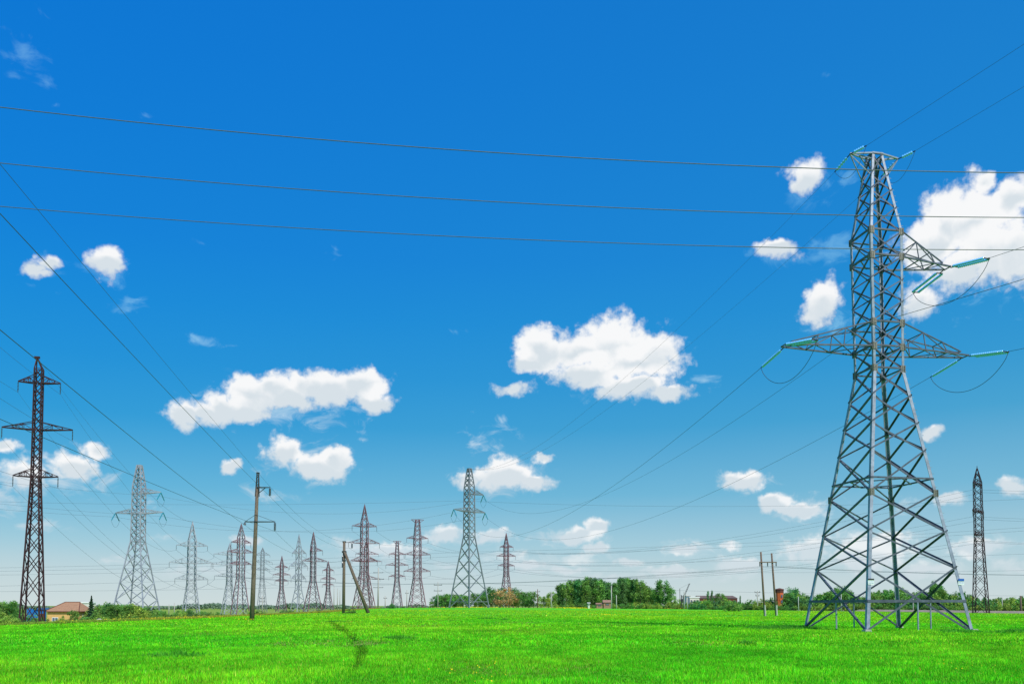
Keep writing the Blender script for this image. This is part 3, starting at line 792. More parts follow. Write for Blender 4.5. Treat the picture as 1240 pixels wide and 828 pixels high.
for kind, mm, nn, sz in (('poplar', LEAF, 2600, .016), ('round', LEAF, 2800, .020), ('bush', LEAF, 1500, .04)):
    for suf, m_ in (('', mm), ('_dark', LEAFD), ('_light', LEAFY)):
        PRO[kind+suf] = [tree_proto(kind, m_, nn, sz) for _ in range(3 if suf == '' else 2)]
PRO['dry'] = [tree_proto('round', LEAFDRY, 1700, .020)]
tree_n = [0]
def plant(proto, x, y, h, label, group=None, cat=None, wide=1.0, name=None, z=None):
    lst = PRO[proto]; crown, trunk = lst[tree_n[0] % len(lst)]; tree_n[0] += 1
    bush = proto.startswith('bush')
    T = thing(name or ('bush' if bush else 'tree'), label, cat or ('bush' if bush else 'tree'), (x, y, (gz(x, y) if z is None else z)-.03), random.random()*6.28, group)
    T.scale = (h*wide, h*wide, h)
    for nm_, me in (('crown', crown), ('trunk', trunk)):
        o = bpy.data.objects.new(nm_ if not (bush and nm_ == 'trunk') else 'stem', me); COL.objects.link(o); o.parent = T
    return T
def plantpx(proto, x, ytop, D, label, group=None, wide=1.0, cat=None, name=None):
    X = xat(x, D, 0); g = gz(X, D); h = zat(ytop, D)-g
    return plant(proto, X, D, max(.5, h), label, group, cat, wide, name)
# spruce beside the house
def spruce(label, x, ytop, D, wpx=5.5):
    X = xat(x, D, 0); g = gz(X, D); h = zat(ytop, D)-g; T = thing('spruce_tree', label, 'spruce', (X, D, g))
    n = 3800; z = RNG.random(n)**1.15; ph = RNG.random(n)*2*pi
    R = (1-z)*wpx*D/FPX*1.15*(.72+.35*np.sin(z*75)+.1*RNG.normal(size=n))*(.82+.18*np.sin(ph*5+z*20)); R = np.abs(R)*RNG.random(n)**.3
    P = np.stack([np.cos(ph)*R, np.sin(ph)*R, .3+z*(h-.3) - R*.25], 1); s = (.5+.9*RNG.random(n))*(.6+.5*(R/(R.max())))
    o = bpy.data.objects.new('crown', quads_mesh('crown', P, .11, np.stack([s, s, s], 1), SPR, .1)); COL.objects.link(o); o.parent = T
    mb = MB(); mb.tube([(0,0,-.3), (0,0,h*.95)], [.16, .03], 6); mb.build('trunk', BARK, T)
spruce('dark pointed spruce right of the yellow house', 110.3, 721.0, 190, 7.2)

U = random.uniform
# big wood in the middle distance
gw = 'leafy trees of the wood right of centre'
x = 676.0; prof_w = [(676, 709), (690, 704), (705, 702), (718, 698.5), (730, 702), (740, 706), (743, 709), (748, 701), (760, 701), (775, 703), (788, 710), (796, 716)]
def pl_(prof, x):
    for (a, b), (c, d) in zip(prof, prof[1:]):
        if x <= c: return b + (d-b)*(x-a)/(c-a)
    return prof[-1][1]
i = 0
while x < 797:
    yt = pl_(prof_w, x) + U(-1.5, 3)
    k = ('poplar', 'poplar_dark', 'round', 'poplar')[i % 4]
    plantpx(k, x, yt, U(345, 372), 'tall leafy tree in the wood right of centre', gw, U(.8, 1.25) if 'round' not in k else .75)
    x += U(3.5, 6.0); i += 1
for x in np.arange(680, 795, 7.5):
    plantpx('poplar_dark' if i % 2 else 'round_dark', x+U(-2, 2), pl_(prof_w, x)+U(3, 8), U(380, 400), 'tall leafy tree in the wood right of centre', gw, 1.1); i += 1
plantpx('round', 802, 702.5, 335, 'single full-crowned tree at the right end of the wood', wide=.8)
plantpx('poplar', 797, 708, 338, 'narrower tree leaning against the single full-crowned one', wide=1.1)
plantpx('round', 810, 713, 334, 'smaller rounded tree right of the single full-crowned tree', wide=.9)
plantpx('bush', 816, 721, 330, 'rounded shrub at the foot of the right end of the wood', wide=.9)
# shrubs at the foot of the wood
gs = 'low bright shrubs along the foot of the wood'
for x in np.arange(674, 830, 5.2):
    plantpx(random.choice(['bush_light', 'bush', 'bush']), x+U(-2,2), U(728.5, 732), U(312, 330), 'low bright shrub at the foot of the wood', gs, U(1.0, 1.7))
# left of the wood: pale airy trees
gp_ = 'thin pale young trees left of the wood'
for x in (641, 646, 655, 661, 668, 672, 664, 636):
    plantpx(random.choice(['round', 'round_light', 'poplar']), x, U(714, 724), U(320, 360), 'thin pale young tree left of the wood', gp_, .9)
plantpx('dry', 612.5, 711.0, 378, 'dry tan round tree around the foot of the brown pylon', wide=1.45)
gc = 'green trees either side of the dry tan tree'
for x, yt in ((565, 722), (574, 719), (583, 718), (590, 715), (596, 712), (600, 716), (606, 713), (622, 713), (628, 716), (633, 719), (640, 722), (588, 720), (625, 722), (617, 716), (580, 724)):
    plantpx(random.choice(['round', 'round_dark']), x, yt, U(405, 440), 'green tree beside or behind the dry tan tree', gc, 1.1)
gd = 'round green bushes left of the tall grey pylon'
for x, yt in ((524, 727), (529, 722.5), (534, 720), (539, 718.5), (545, 719.5), (550, 720), (555, 719), (560, 721), (549, 724), (537, 724)):
    plantpx(random.choice(['round', 'round_dark']), x, yt, U(400, 440), 'round green tree left of the tall grey pylon', gd, 1.4)
# far right belt
prof_r = [(818, 724), (830, 726), (845, 722), (880, 723), (900, 724), (925, 723), (938, 722), (955, 715), (962, 712.5), (968, 718), (980, 722), (990, 719), (1003, 716), (1012, 712), (1020, 711), (1026, 714), (1032, 718), (1050, 722), (1057, 714), (1064, 714.5), (1080, 714), (1095, 713), (1110, 717), (1125, 716), (1132, 706), (1138, 708), (1142, 718), (1150, 719), (1160, 717), (1170, 720), (1200, 723), (1220, 722), (1240, 721), (1275, 722)]
gr_ = 'shrubs and small trees of the green belt beyond the road'
x = 832
while x < 1275:
    D = 300 - (x-832)*.14
    plantpx(random.choice(['bush', 'bush', 'round', 'bush_dark', 'bush_light']), x, pl_(prof_r, x)+U(1, 5), D+U(-8, 8), 'leafy shrub in the green belt beyond the road', gr_, U(.8, 1.4))
    x += U(3.5, 6)
x = 950
while x < 1270:
    D = 335 - (x-832)*.14
    plantpx(random.choice(['round', 'round_dark', 'poplar']), x, pl_(prof_r, x)+U(-1, 2.5), D, 'small tree standing in the green belt beyond the road', gr_, U(.8, 1.2)); x += U(6, 11)
gf = 'low bushes in front of the green belt'
x = 840
while x < 1270:
    D = 262 - (x-832)*.13
    plantpx(random.choice(['bush', 'bush_light', 'bush_dark']), x, U(729, 733), D, 'low round bush at the edge of the green belt', gf, U(.9, 1.6)); x += U(6, 12)
plantpx('round_dark', 960.5, 712.5, 285, 'round dark tree right of the red brick water tower', wide=1.0)
plantpx('poplar_dark', 1132, 704, 280, 'slim dark tree standing above the belt behind the huge pylon', wide=.7)
plantpx('poplar_dark', 857.5, 715.5, 380, 'left of the two slim dark trees in front of the brown factory', wide=.45)
plantpx('poplar_dark', 862.5, 715.3, 380, 'right of the two slim dark trees in front of the brown factory', wide=.45)
plantpx('round', 873, 719, 390, 'rounded tree in front of the middle of the brown factory', wide=1.0)
plantpx('bush', 887, 725.5, 205, 'stand-alone round bush at the field edge right of the factory', wide=.95)
plantpx('poplar_dark', 896.5, 721, 330, 'thin dark sapling at the right end of the factory', wide=.35)
plantpx('bush', 425, 735, 158, 'bright bush at the foot of the braced pole', wide=1.2)
plantpx('bush_dark', 475, 729.5, 250, 'dark bush left of the foot of the slim flat-topped pylon', wide=.8)
# left side
gl_ = 'shrubs on the left beyond the field'
prof_l = [(112, 738), (122, 729), (135, 730), (150, 732), (160, 729), (175, 733), (185, 737), (196, 738), (205, 742), (215, 739), (228, 736), (240, 740), (252, 738), (262, 740), (272, 742)]
x = 110
while x < 275:
    plantpx(random.choice(['round', 'bush', 'bush_light', 'round_dark', 'round']), x, pl_(prof_l, x)+U(0, 2.5), U(205, 235), 'leafy shrub in the row right of the spruce', gl_, U(.85, 1.3)); x += U(3.2, 5.5)
x = 114
while x < 275:
    plantpx(random.choice(['bush', 'bush_light']), x, U(743.5, 747.5), U(165, 190), 'low leafy shrub in front of the row right of the spruce', gl_, U(1.1, 1.7)); x += U(5, 9)
for (x, yt, D, k, lb, w) in ((3, 730, 118, 'round', 'tree crown at the extreme left edge', 1.1), (12, 727.5, 125, 'round', 'rounded tree left of the dark brown pylon', 1.15), (19, 733, 128, 'round_dark', 'darker tree just behind the left foot of the brown pylon', .9),
    (1, 741, 88, 'bush_light', 'yellow-green bush at the extreme left edge', 1.2), (10, 744, 86, 'bush_light', 'low pale green bush second from the left edge', 1.3), (17, 747, 89, 'bush', 'green bush left of the brown pylon foot', 1.2),
    (27, 748, 97, 'bush_dark', 'dark scrub inside the left feet of the brown pylon', .9), (38, 750, 98, 'bush_dark', 'dark scrub between the feet of the brown pylon', 1.4), (50, 751, 97, 'bush', 'scrub inside the right feet of the brown pylon', 1.3),
    (50, 745.5, 125, 'bush', 'leafy bush hiding the foot of the blue shed', 1.3), (39, 741, 120, 'bush', 'bright bush in front of the blue awning', .9), (88, 738, 190, 'round', 'bright round tree in front of the yellow house corner', .95), (95, 744, 180, 'bush', 'wide bush under the right corner of the yellow house', 1.4),
    (76, 745, 185, 'bush_light', 'small pale bush right of the yellow house window', .9), (101, 746, 175, 'bush', 'bush between the yellow house and the spruce', 1.3), (120, 739, 185, 'bush', 'bush right of the spruce foot', 1.1),
    (22, 743, 105, 'bush', 'green shrub behind the left foot of the brown pylon', 1.1), (-8, 735, 110, 'round', 'tree outside the left edge', 1.1)):
    plantpx(k, x, yt, D, lb, None, w)
gt = 'small bushes on the rise among the far pylons'
for x in (306, 313, 345, 352, 385, 391, 452, 459, 463, 488, 497, 508, 514, 520):
    plantpx(random.choice(['bush', 'bush_light', 'bush_dark']), x+U(-2, 2), U(733.5, 735.5) if x > 400 else U(737, 739), U(300, 340), 'small bush on the rise among the far pylons', gt, U(1.2, 2.2))
# very distant tree line: one mass
n = 60000; xs = RNG.uniform(-1500, 1500, n); hh = 0.5+1.5*np.sin(xs*.013)+2*np.sin(xs*.041+1)+1.5*np.sin(xs*.17)
P = np.stack([xs, 1250+RNG.uniform(-25, 25, n), -3+RNG.random(n)**.8*(hh+3)], 1)
s = .6+.6*RNG.random(n)
HAZY = leafmat('hazy_distant_leaf', (.30, .44, .28))
o = bpy.data.objects.new('distant_treeline', quads_mesh('distant_treeline', P, 1.5, np.stack([s, s, s], 1), HAZY)); COL.objects.link(o)
tag(o, 'low hazy line of distant woodland along the horizon', 'woodland', kind='stuff')

# ================================================================== ground
def ground_mat(name, c1, c2, c3, s1=.05, s2=.6):
    m, nt, b = nodes_mat(name); N, Lk = nt.nodes, nt.links
    g = N.new('ShaderNodeNewGeometry')
    n1 = N.new('ShaderNodeTexNoise'); n1.inputs['Scale'].default_value = s1; n1.inputs['Detail'].default_value = 8; n1.inputs['Roughness'].default_value = .6
    n2 = N.new('ShaderNodeTexNoise'); n2.inputs['Scale'].default_value = s2; n2.inputs['Detail'].default_value = 10; n2.inputs['Roughness'].default_value = .75
    for n_ in (n1, n2): Lk.new(g.outputs['Position'], n_.inputs['Vector'])
    r = N.new('ShaderNodeValToRGB'); e = r.color_ramp.elements; e[0].position = .35; e[1].position = .62; e[0].color = (*c1, 1); e[1].color = (*c2, 1)
    Lk.new(n1.outputs['Fac'], r.inputs['Fac'])
    r2 = N.new('ShaderNodeValToRGB'); e = r2.color_ramp.elements; e[0].position = .4; e[1].position = .66; e[0].color = (0,0,0,1); e[1].color = (1,1,1,1)
    Lk.new(n2.outputs['Fac'], r2.inputs['Fac'])
    mx = N.new('ShaderNodeMix'); mx.data_type = 'RGBA'; Lk.new(r2.outputs['Color'], mx.inputs['Factor']); Lk.new(r.outputs['Color'], mx.inputs['A']); mx.inputs['B'].default_value = (*c3, 1)
    Lk.new(mx.outputs['Result'], b.inputs['Base Color']); b.inputs['Roughness'].default_value = .95; b.inputs['Specular IOR Level'].default_value = .05
    return m
MEADOW = ground_mat('meadow', (.22, .36, .05), (.38, .44, .09), (.16, .30, .04), .03, .4)
FIELDM = ground_mat('field_soil_and_sprouts', (.10, .55, .015), (.20, .70, .02), (.08, .42, .02), .045, .5)
ROADM = ground_mat('pale_gravel', (.42, .34, .24), (.5, .42, .32), (.30, .25, .18), .2, 2.0)
PATHM = ground_mat('trodden_grass', (.03, .12, .015), (.05, .18, .02), (.06, .10, .03), .3, 2.0)
def sheet(name, xs, ys, m, dz, inside=None):
    nx, ny = len(xs), len(ys); v = [(x, y, gz(x, y)+dz) for y in ys for x in xs]; f = []
    for j in range(ny-1):
        for i in range(nx-1):
            if inside is None or inside((xs[i]+xs[i+1])/2, (ys[j]+ys[j+1])/2): f.append((j*nx+i, j*nx+i+1, (j+1)*nx+i+1, (j+1)*nx+i))
    me = bpy.data.meshes.new(name); me.from_pydata(v, [], f); me.materials.append(m)
    me.polygons.foreach_set('use_smooth', [True]*len(f)); me.update()
    o = bpy.data.objects.new(name, me); COL.objects.link(o); tag(o, kind='structure'); return o
gx = [-9000, -4000, -2000, -1000, -600, -400, -300, -250] + list(np.arange(-210, -60, 10.)) + list(np.arange(-60, -20, 2.)) + list(np.arange(-20, 60, 8.)) + list(np.arange(60, 300, 20.)) + [400, 700, 1500, 4000, 9000]
gy = [-300, -100, -40, 0] + list(np.arange(10, 130, 6.)) + list(np.arange(130, 480, 12.)) + [520, 600, 700, 900, 1400, 2500, 5000, 9500]
sheet('ground', [float(a) for a in gx], [float(a) for a in gy], MEADOW, 0)
def xedge(y):  # left field edge
    return -39.0 + .9*sin(y*.08) + (0 if y < 215 else -(y-215)*.25)
def xroad(y):  # road centre line
    return 103.0 + (178-y)*.17 if y < 178 else 103.0 - (y-178)*.11
fv = []; ff = []; ysf = [float(a) for a in np.concatenate([np.arange(-30, 130, 4.), np.arange(130, 330, 8.)])]
NX = 60
for y in ysf:
    xl = xedge(y)+1.0; xr = xroad(y)-9 - (0 if y < 200 else (y-200)*.2)
    for i in range(NX+1):
        x = xl + (xr-xl)*(i/NX); fv.append((x, y, gz(x, y)+.012))
for j in range(len(ysf)-1):
    for i in range(NX):
        a = j*(NX+1)+i; ff.append((a, a+1, a+NX+2, a+NX+1))
me = bpy.data.meshes.new('field'); me.from_pydata(fv, [], ff); me.materials.append(FIELDM); me.update()
fo = bpy.data.objects.new('field', me); COL.objects.link(fo); tag(fo, kind='structure')
# road with a small bank
mb = MB(); ysr = [float(a) for a in np.arange(-60, 520, 10.)]
sec = [(-3.2, 0.0), (-2.4, .38), (2.4, .40), (3.4, 0)]
for y in ysr:
    for dx, dz in sec: mb.v.append((xroad(y)+dx, y, gz(xroad(y), y)+dz+.004))
for j in range(len(ysr)-1):
    for i in range(3): a = j*4+i; mb.f.append((a, a+1, a+5, a+4))
o = mb.build('road', ROADM); tag(o, kind='structure')
# trodden track through the crop
track = [pt(x, y, 1.6*FPX/(y-732.5)) for x, y in ((425, 815), (433, 806), (437, 797), (438.5, 788), (434, 779), (424, 770), (413, 762), (404, 755), (398, 750))]
T2 = []
for i in range(len(track)-1):
    for q in range(8): T2.append(track[i].lerp(track[i+1], q/8))
T2.append(track[-1]); TR = np.array([[p.x, p.y] for p in T2])
TR[1:-1] = (TR[:-2]+TR[1:-1]*2+TR[2:])/4
mb = MB(); 
for i, (x, y) in enumerate(TR):
    d = TR[min(i+1, len(TR)-1)]-TR[max(i-1, 0)]; d = d/np.linalg.norm(d); n_ = (-d[1], d[0]); w = .0036*y*min(1, (i+1)/6)*min(1, (len(TR)-i)/8)
    for s in (-1, 1): mb.v.append((x+n_[0]*w*s, y+n_[1]*w*s, gz(x, y)+.02))
for i in range(len(TR)-1): a = 2*i; mb.f.append((a, a+1, a+3, a+2))
o = mb.build('path', PATHM); tag(o, kind='structure')

# ================================================================== grass blades
def gzv(X, Y): return np.array([gz(a, b) for a, b in zip(X, Y)])
def vnoise(x, y, seed=0):
    r = np.random.default_rng(seed); out = np.zeros_like(x)
    for _ in range(7):
        a = r.random()*2*pi; k = .6+r.random()*1.3; out += np.sin((x*np.cos(a)+y*np.sin(a))*k + r.random()*6.28 + 1.5*np.sin((x*np.sin(a)-y*np.cos(a))*k*.7))
    return out/4
def blades(name, x, y, h, w, tint, m, bend=.35):
    n = len(x); z = gzv(x, y); a = RNG.random(n)*2*pi; lean_ = RNG.normal(size=n)*bend; la = RNG.random(n)*2*pi
    dx, dy = np.cos(a)*w/2, np.sin(a)*w/2; bx, by = np.cos(la)*lean_*h, np.sin(la)*lean_*h
    P = np.zeros((n, 5, 3))
    P[:, 0] = np.stack([x-dx, y-dy, z-.01], 1); P[:, 1] = np.stack([x+dx, y+dy, z-.01], 1)
    mx, my = x+bx*.35, y+by*.35
    P[:, 2] = np.stack([mx+dx*.9, my+dy*.9, z+h*.55], 1); P[:, 3] = np.stack([mx-dx*.9, my-dy*.9, z+h*.55], 1)
    P[:, 4] = np.stack([x+bx, y+by, z+h], 1)
    i = np.arange(n)*5
    F = np.stack([np.stack([i, i+1, i+2], 1), np.stack([i, i+2, i+3], 1), np.stack([i+3, i+2, i+4], 1)], 1).reshape(-1, 3)
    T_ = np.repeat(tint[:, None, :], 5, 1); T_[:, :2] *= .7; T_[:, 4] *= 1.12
    me = raw_mesh(name, P.reshape(-1, 3), F, T_.reshape(-1, 3), m)
    o = bpy.data.objects.new(name, me); COL.objects.link(o); return o
GRASS = leafmat('spring_grass', (.24, .82, .018), .45)
def wedge(n, y0, y1, p=1.0, marg=4.0, half=.66):
    u = RNG.random(n); y = np.sqrt(y0*y0 + u*(y1*y1-y0*y0)) if p == 1 else y0*(y1/y0)**u
    x = RNG.uniform(-1, 1, n)*(half*y+marg); k = x > (-38.6+.9*np.sin(y*.08)); return x[k], y[k]
xs_, ys_, hs_, ws_ = [], [], [], []
for n, a, b_, w in ((420000, 12, 32, .0145), (230000, 32, 62, .034), (170000, 62, 120, .07), (60000, 120, 215, .15)):
    x, y = wedge(n, a, b_); k = x < (103.0+(178-y)*.17-10); x, y = x[k], y[k]
    xs_.append(x); ys_.append(y); ws_.append(np.full(len(x), w))
X = np.concatenate(xs_); Yv = np.concatenate(ys_); Wv = np.concatenate(ws_)
big_n = vnoise(X*.16, Yv*.10, 3); mid_n = vnoise(X*.9, Yv*.6, 5); sm = vnoise(X*3.2, Yv*2.4, 8)
Hv = (.10+.03*mid_n+.03*sm+.02*big_n)*(.65+.6*RNG.random(len(X)))
d2 = np.full(len(X), 9.)
near = np.where((Yv < 92) & (X > -21) & (X < -2))[0]
dd = np.min((X[near, None]-TR[None, :, 0])**2 + (Yv[near, None]-TR[None, :, 1])**2, 1); d2[near] = np.sqrt(dd)
Hv *= np.where(d2 < .006*Yv, .8, 1); Hv = np.maximum(Hv, .03)
b0 = 1.0+.24*mid_n+.22*sm+.08*big_n; b0 *= .45+1.1*RNG.random(len(X)); b0 = np.clip(b0, .2, 1.9)
yel = np.clip(.35+.5*big_n+.3*mid_n+.5*RNG.normal(size=len(X)), -.35, 1.6)
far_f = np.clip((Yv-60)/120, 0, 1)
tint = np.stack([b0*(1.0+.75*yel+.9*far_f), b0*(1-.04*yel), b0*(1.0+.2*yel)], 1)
dry = RNG.random(len(X)) < .035; tint[dry] *= np.array([2.2, .85, 6]); pm = d2 < 0.008*Yv*np.clip((Yv-18)/8, .3, 1)*np.clip((100-Yv)/35, .4, 1); tint[pm] *= .36
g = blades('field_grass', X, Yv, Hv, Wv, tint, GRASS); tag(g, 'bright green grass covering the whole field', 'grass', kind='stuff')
# darker broad-leaved weeds in clumps
wc = []
for _ in range(5):
    y = 15*(120/15)**random.random(); x = U(-.62, .62)*y
    if x > -37: wc.append((x, y, U(.25, .8)))
wc += [(xat(q, 58, 0), 58+U(-2, 2), U(.7, 1.3)) for q in range(922, 978, 5)] + [(xat(q, 49, 0), 49+U(-1, 1), .8) for q in (1160, 1163, 1215, 1225, 1233, 1240)] + [(xat(478+q, 40, 0), 40, .5) for q in (0, 9)]
x_, y_, h_, w_, t_ = [], [], [], [], []
for (cx, cy, r) in wc:
    n = int(260*r+60); a = RNG.random(n)*2*pi; q = r*RNG.random(n)**.6; x_.append(cx+np.cos(a)*q*1.6); y_.append(cy+np.sin(a)*q); h_.append((.14+.16*RNG.random(n))*(1.1-q/r*.5)); w_.append(np.full(n, .03+cy*.0006)); s = .45+.35*RNG.random(n); t_.append(np.stack([s*.55, s*.8, s*2.6], 1))
o = blades('weeds', np.concatenate(x_), np.concatenate(y_), np.concatenate(h_), np.concatenate(w_), np.concatenate(t_), GRASS, .6); tag(o, 'darker broad-leaved weeds in loose clumps across the field', 'weeds', kind='stuff')
# rank yellowish grass beyond the left edge and far edge
TALL = leafmat('rank_meadow_grass', (.40, .50, .07), .3)
n = 60000; y = 40+RNG.random(n)**1.2*210; x = -39.2+.9*np.sin(y*.08) - RNG.random(n)**1.5*7
s = .7+.5*RNG.random(n); o1 = blades('meadow_grass', x, y, .10+.2*RNG.random(n), np.full(n, .05)+y*.0003, np.stack([s*(.75+.4*(y > 90)), s, s*.9], 1), TALL)
tag(o1, 'rank yellowish meadow grass along the left edge of the field', 'grass', kind='stuff')
# yellow flowers
n = 9000
fx = []; fy = []
for (px, py, sp, k, sy) in ((565, 822, 30, 40, 1.6), (600, 826, 20, 14, 1.4), (690, 738.8, 14, 380, 14), (728, 745.5, 9, 110, 3), (1150, 822, 40, 22, 1.6), (1215, 824, 30, 22, 1.6), (300, 752, 8, 40, 3), (835, 736, 22, 900, 12), (565, 738, 30, 400, 12), (180, 749.5, 70, 300, 8), (130, 751, 40, 250, 8)):
    D = 1.6*FPX/(py-732.5); D = min(D, 330); q = RNG.normal(size=k); fx.append(xat(px, D, 0)+q*sp*D/FPX); fy.append(D+RNG.normal(size=k)*sy)
fx = np.concatenate(fx); fy = np.concatenate(fy); fz = gzv(fx, fy)+.2+.1*RNG.random(len(fx))
FLW = leafmat('yellow_petals', (.85, .75, .02), .2)
me = quads_mesh('wildflowers', np.stack([fx, fy, fz], 1), 1.0, np.ones((len(fx), 3)), FLW)
co = np.zeros(len(me.vertices)*3, np.float32); me.vertices.foreach_get('co', co); co = co.reshape(-1, 4, 3); c0 = np.stack([fx, fy, fz], 1)[:, None, :]
co = c0 + (co-c0)*(.010+.00035*fy)[:, None, None]; me.vertices.foreach_set('co', co.astype(np.float32).ravel()); me.update()
o = bpy.data.objects.new('wildflowers', me); COL.objects.link(o); tag(o, 'small yellow wildflowers scattered in drifts through the grass', 'flowers', kind='stuff')
# pale boulder-like heap right of the spruce
mb = MB(); D = 150; mb.tube_prof(Vector((0,0,-.3)), Vector((0,0,1)), [(0,.9),(.4,.85),(.8,.6),(1.0,.2)], 9); o = mb.build('rock', CONCRETE_PALE); X_ = xat(120.5, D, 0); o.location = (X_, D, gz(X_, D)); tag(o, 'pale grey boulder in the grass right of the spruce', 'rock')

# ================================================================== sky with clouds
w = bpy.data.worlds.new('World'); scn.world = w; w.use_nodes = True; nt = w.node_tree; N, Lk = nt.nodes, nt.links
for n_ in list(N): N.remove(n_)
out = N.new('ShaderNodeOutputWorld'); bg = N.new('ShaderNodeBackground'); bg.inputs['Strength'].default_value = .1; Lk.new(bg.outputs[0], out.inputs['Surface'])
SUNV = Vector((.42, -.62, .78)).normalized()
sky = N.new('ShaderNodeTexSky'); sky.sky_type = 'NISHITA'; sky.sun_disc = False; sky.sun_elevation = math.asin(SUNV.z); sky.sun_rotation = atan2(SUNV.x, SUNV.y)
tc = N.new('ShaderNodeTexCoord'); sep = N.new('ShaderNodeSeparateXYZ'); Lk.new(tc.outputs['Generated'], sep.inputs[0])
def M(op, a, b=None, c=None, clamp=False):
    n_ = N.new('ShaderNodeMath'); n_.operation = op; n_.use_clamp = clamp
    for i, v in enumerate((a, b, c)):
        if v is None: continue
        if isinstance(v, (int, float)): n_.inputs[i].default_value = v
        else: Lk.new(v, n_.inputs[i])
    return n_.outputs[0]
el = M('ARCSINE', sep.outputs['Z']); az = M('ARCTAN2', sep.outputs['X'], sep.outputs['Y'])
def lin(c): return tuple(((v/255)/12.92 if v/255 <= .04045 else ((v/255+.055)/1.055)**2.4) for v in c)
ramp = N.new('ShaderNodeValToRGB'); cr = ramp.color_ramp; cr.interpolation = 'EASE'; cr.interpolation = 'LINEAR'
def elev(y): 
    v = (CY-y)/FPX; d = Vector((0, CP-v*SP, v*CP+SP)).normalized(); return math.asin(d.z)
stops = [(732, (208, 222, 223)), (700, (194, 215, 221)), (660, (162, 204, 220)), (600, (108, 183, 217)), (520, (58, 161, 214)), (460, (38, 151, 215)), (390, (24, 143, 216)), (320, (16, 135, 216)), (200, (12, 129, 214)), (100, (10, 125, 212)), (0, (9, 122, 210))]
MAXE = elev(0)*1.0
els = cr.elements
for i, (y, c) in enumerate(stops):
    p = max(0, elev(y)/MAXE*.8)
    e_ = els[i] if i < 2 else els.new(p)
    e_.position = p; e_.color = (*lin(c), 1)
# keep element order right for the first two
e_ = els.new(1.0); e_.color = (*lin((8, 112, 200)), 1)
Lk.new(M('MULTIPLY', el, .8/MAXE), ramp.inputs['Fac'])
vm = N.new('ShaderNodeVectorMath'); vm.operation = 'SCALE'; vm.inputs['Scale'].default_value = 10; Lk.new(ramp.outputs['Color'], vm.inputs[0])
mixs = N.new('ShaderNodeMix'); mixs.data_type = 'RGBA'; mixs.inputs['Factor'].default_value = .95; Lk.new(sky.outputs['Color'], mixs.inputs['A']); Lk.new(vm.outputs[0], mixs.inputs['B'])
azr = N.new('ShaderNodeMapRange'); Lk.new(az, azr.inputs['Value']); azr.inputs['From Min'].default_value = -.55; azr.inputs['From Max'].default_value = .5
azm = N.new('ShaderNodeMix'); azm.data_type = 'RGBA'; Lk.new(azr.outputs['Result'], azm.inputs['Factor']); azm.inputs['A'].default_value = (.55, .92, 1.03, 1); azm.inputs['B'].default_value = (1.30, 1.03, .97, 1)
elr = N.new('ShaderNodeMapRange'); Lk.new(el, elr.inputs['Value']); elr.inputs['From Min'].default_value = .05; elr.inputs['From Max'].default_value = .2
azx = N.new('ShaderNodeMix'); azx.data_type = 'RGBA'; azx.blend_type = 'MULTIPLY'; Lk.new(elr.outputs['Result'], azx.inputs['Factor']); Lk.new(mixs.outputs['Result'], azx.inputs['A']); Lk.new(azm.outputs['Result'], azx.inputs['B'])
# cloud field in azimuth / elevation
comb = N.new('ShaderNodeCombineXYZ'); Lk.new(az, comb.inputs[0]); Lk.new(el, comb.inputs[1])
nz = N.new('ShaderNodeTexNoise'); nz.inputs['Scale'].default_value = 21; nz.inputs['Detail'].default_value = 9; nz.inputs['Roughness'].default_value = .60; nz.inputs['Distortion'].default_value = .25
Lk.new(comb.outputs[0], nz.inputs['Vector'])
nz2 = N.new('ShaderNodeTexNoise'); nz2.inputs['Scale'].default_value = 75; nz2.inputs['Detail'].default_value = 5; nz2.inputs['Roughness'].default_value = .55
Lk.new(comb.outputs[0], nz2.inputs['Vector'])
# warp the lookup a little so that outlines are ragged
wn = N.new('ShaderNodeTexNoise'); wn.inputs['Scale'].default_value = 28; wn.inputs['Detail'].default_value = 4; Lk.new(comb.outputs[0], wn.inputs['Vector'])
sb = N.new('ShaderNodeVectorMath'); sb.operation = 'SUBTRACT'; Lk.new(wn.outputs['Color'], sb.inputs[0]); sb.inputs[1].default_value = (.5, .5, .5)
sc_ = N.new('ShaderNodeVectorMath'); sc_.operation = 'MULTIPLY_ADD'; sc_.inputs[1].default_value = (.034, .024, 0); Lk.new(sb.outputs[0], sc_.inputs[0]); Lk.new(comb.outputs[0], sc_.inputs[2])
PV = sc_.outputs[0]
def azel(x, y):
    u = (x-620)/FPX; v = (CY-y)/FPX; d = Vector((u, CP-v*SP, v*CP+SP)).normalized(); return atan2(d.x, d.y), math.asin(d.z)
def field(blobs):
    cur = None
    for b_ in blobs:
        x, y, rx, ry = b_[:4]; off = b_[4] if len(b_) > 4 else 0
        a, e = azel(x, y); a1, _ = azel(x+rx, y); _, e1 = azel(x, y-ry); sx, sy = 1/abs(a1-a), 1/abs(e1-e)
        m1 = N.new('ShaderNodeVectorMath'); m1.operation = 'MULTIPLY_ADD'; Lk.new(PV, m1.inputs[0]); m1.inputs[1].default_value = (sx, sy, 0); m1.inputs[2].default_value = (-a*sx, -e*sy, 0)
        m2 = N.new('ShaderNodeVectorMath'); m2.operation = 'LENGTH'; Lk.new(m1.outputs[0], m2.inputs[0]); v = m2.outputs['Value']
        if off: v = M('ADD', M('MULTIPLY', v, 1-off*.75), off)
        cur = v if cur is None else M('MINIMUM', cur, v)
    return M('SUBTRACT', 1.0, cur)
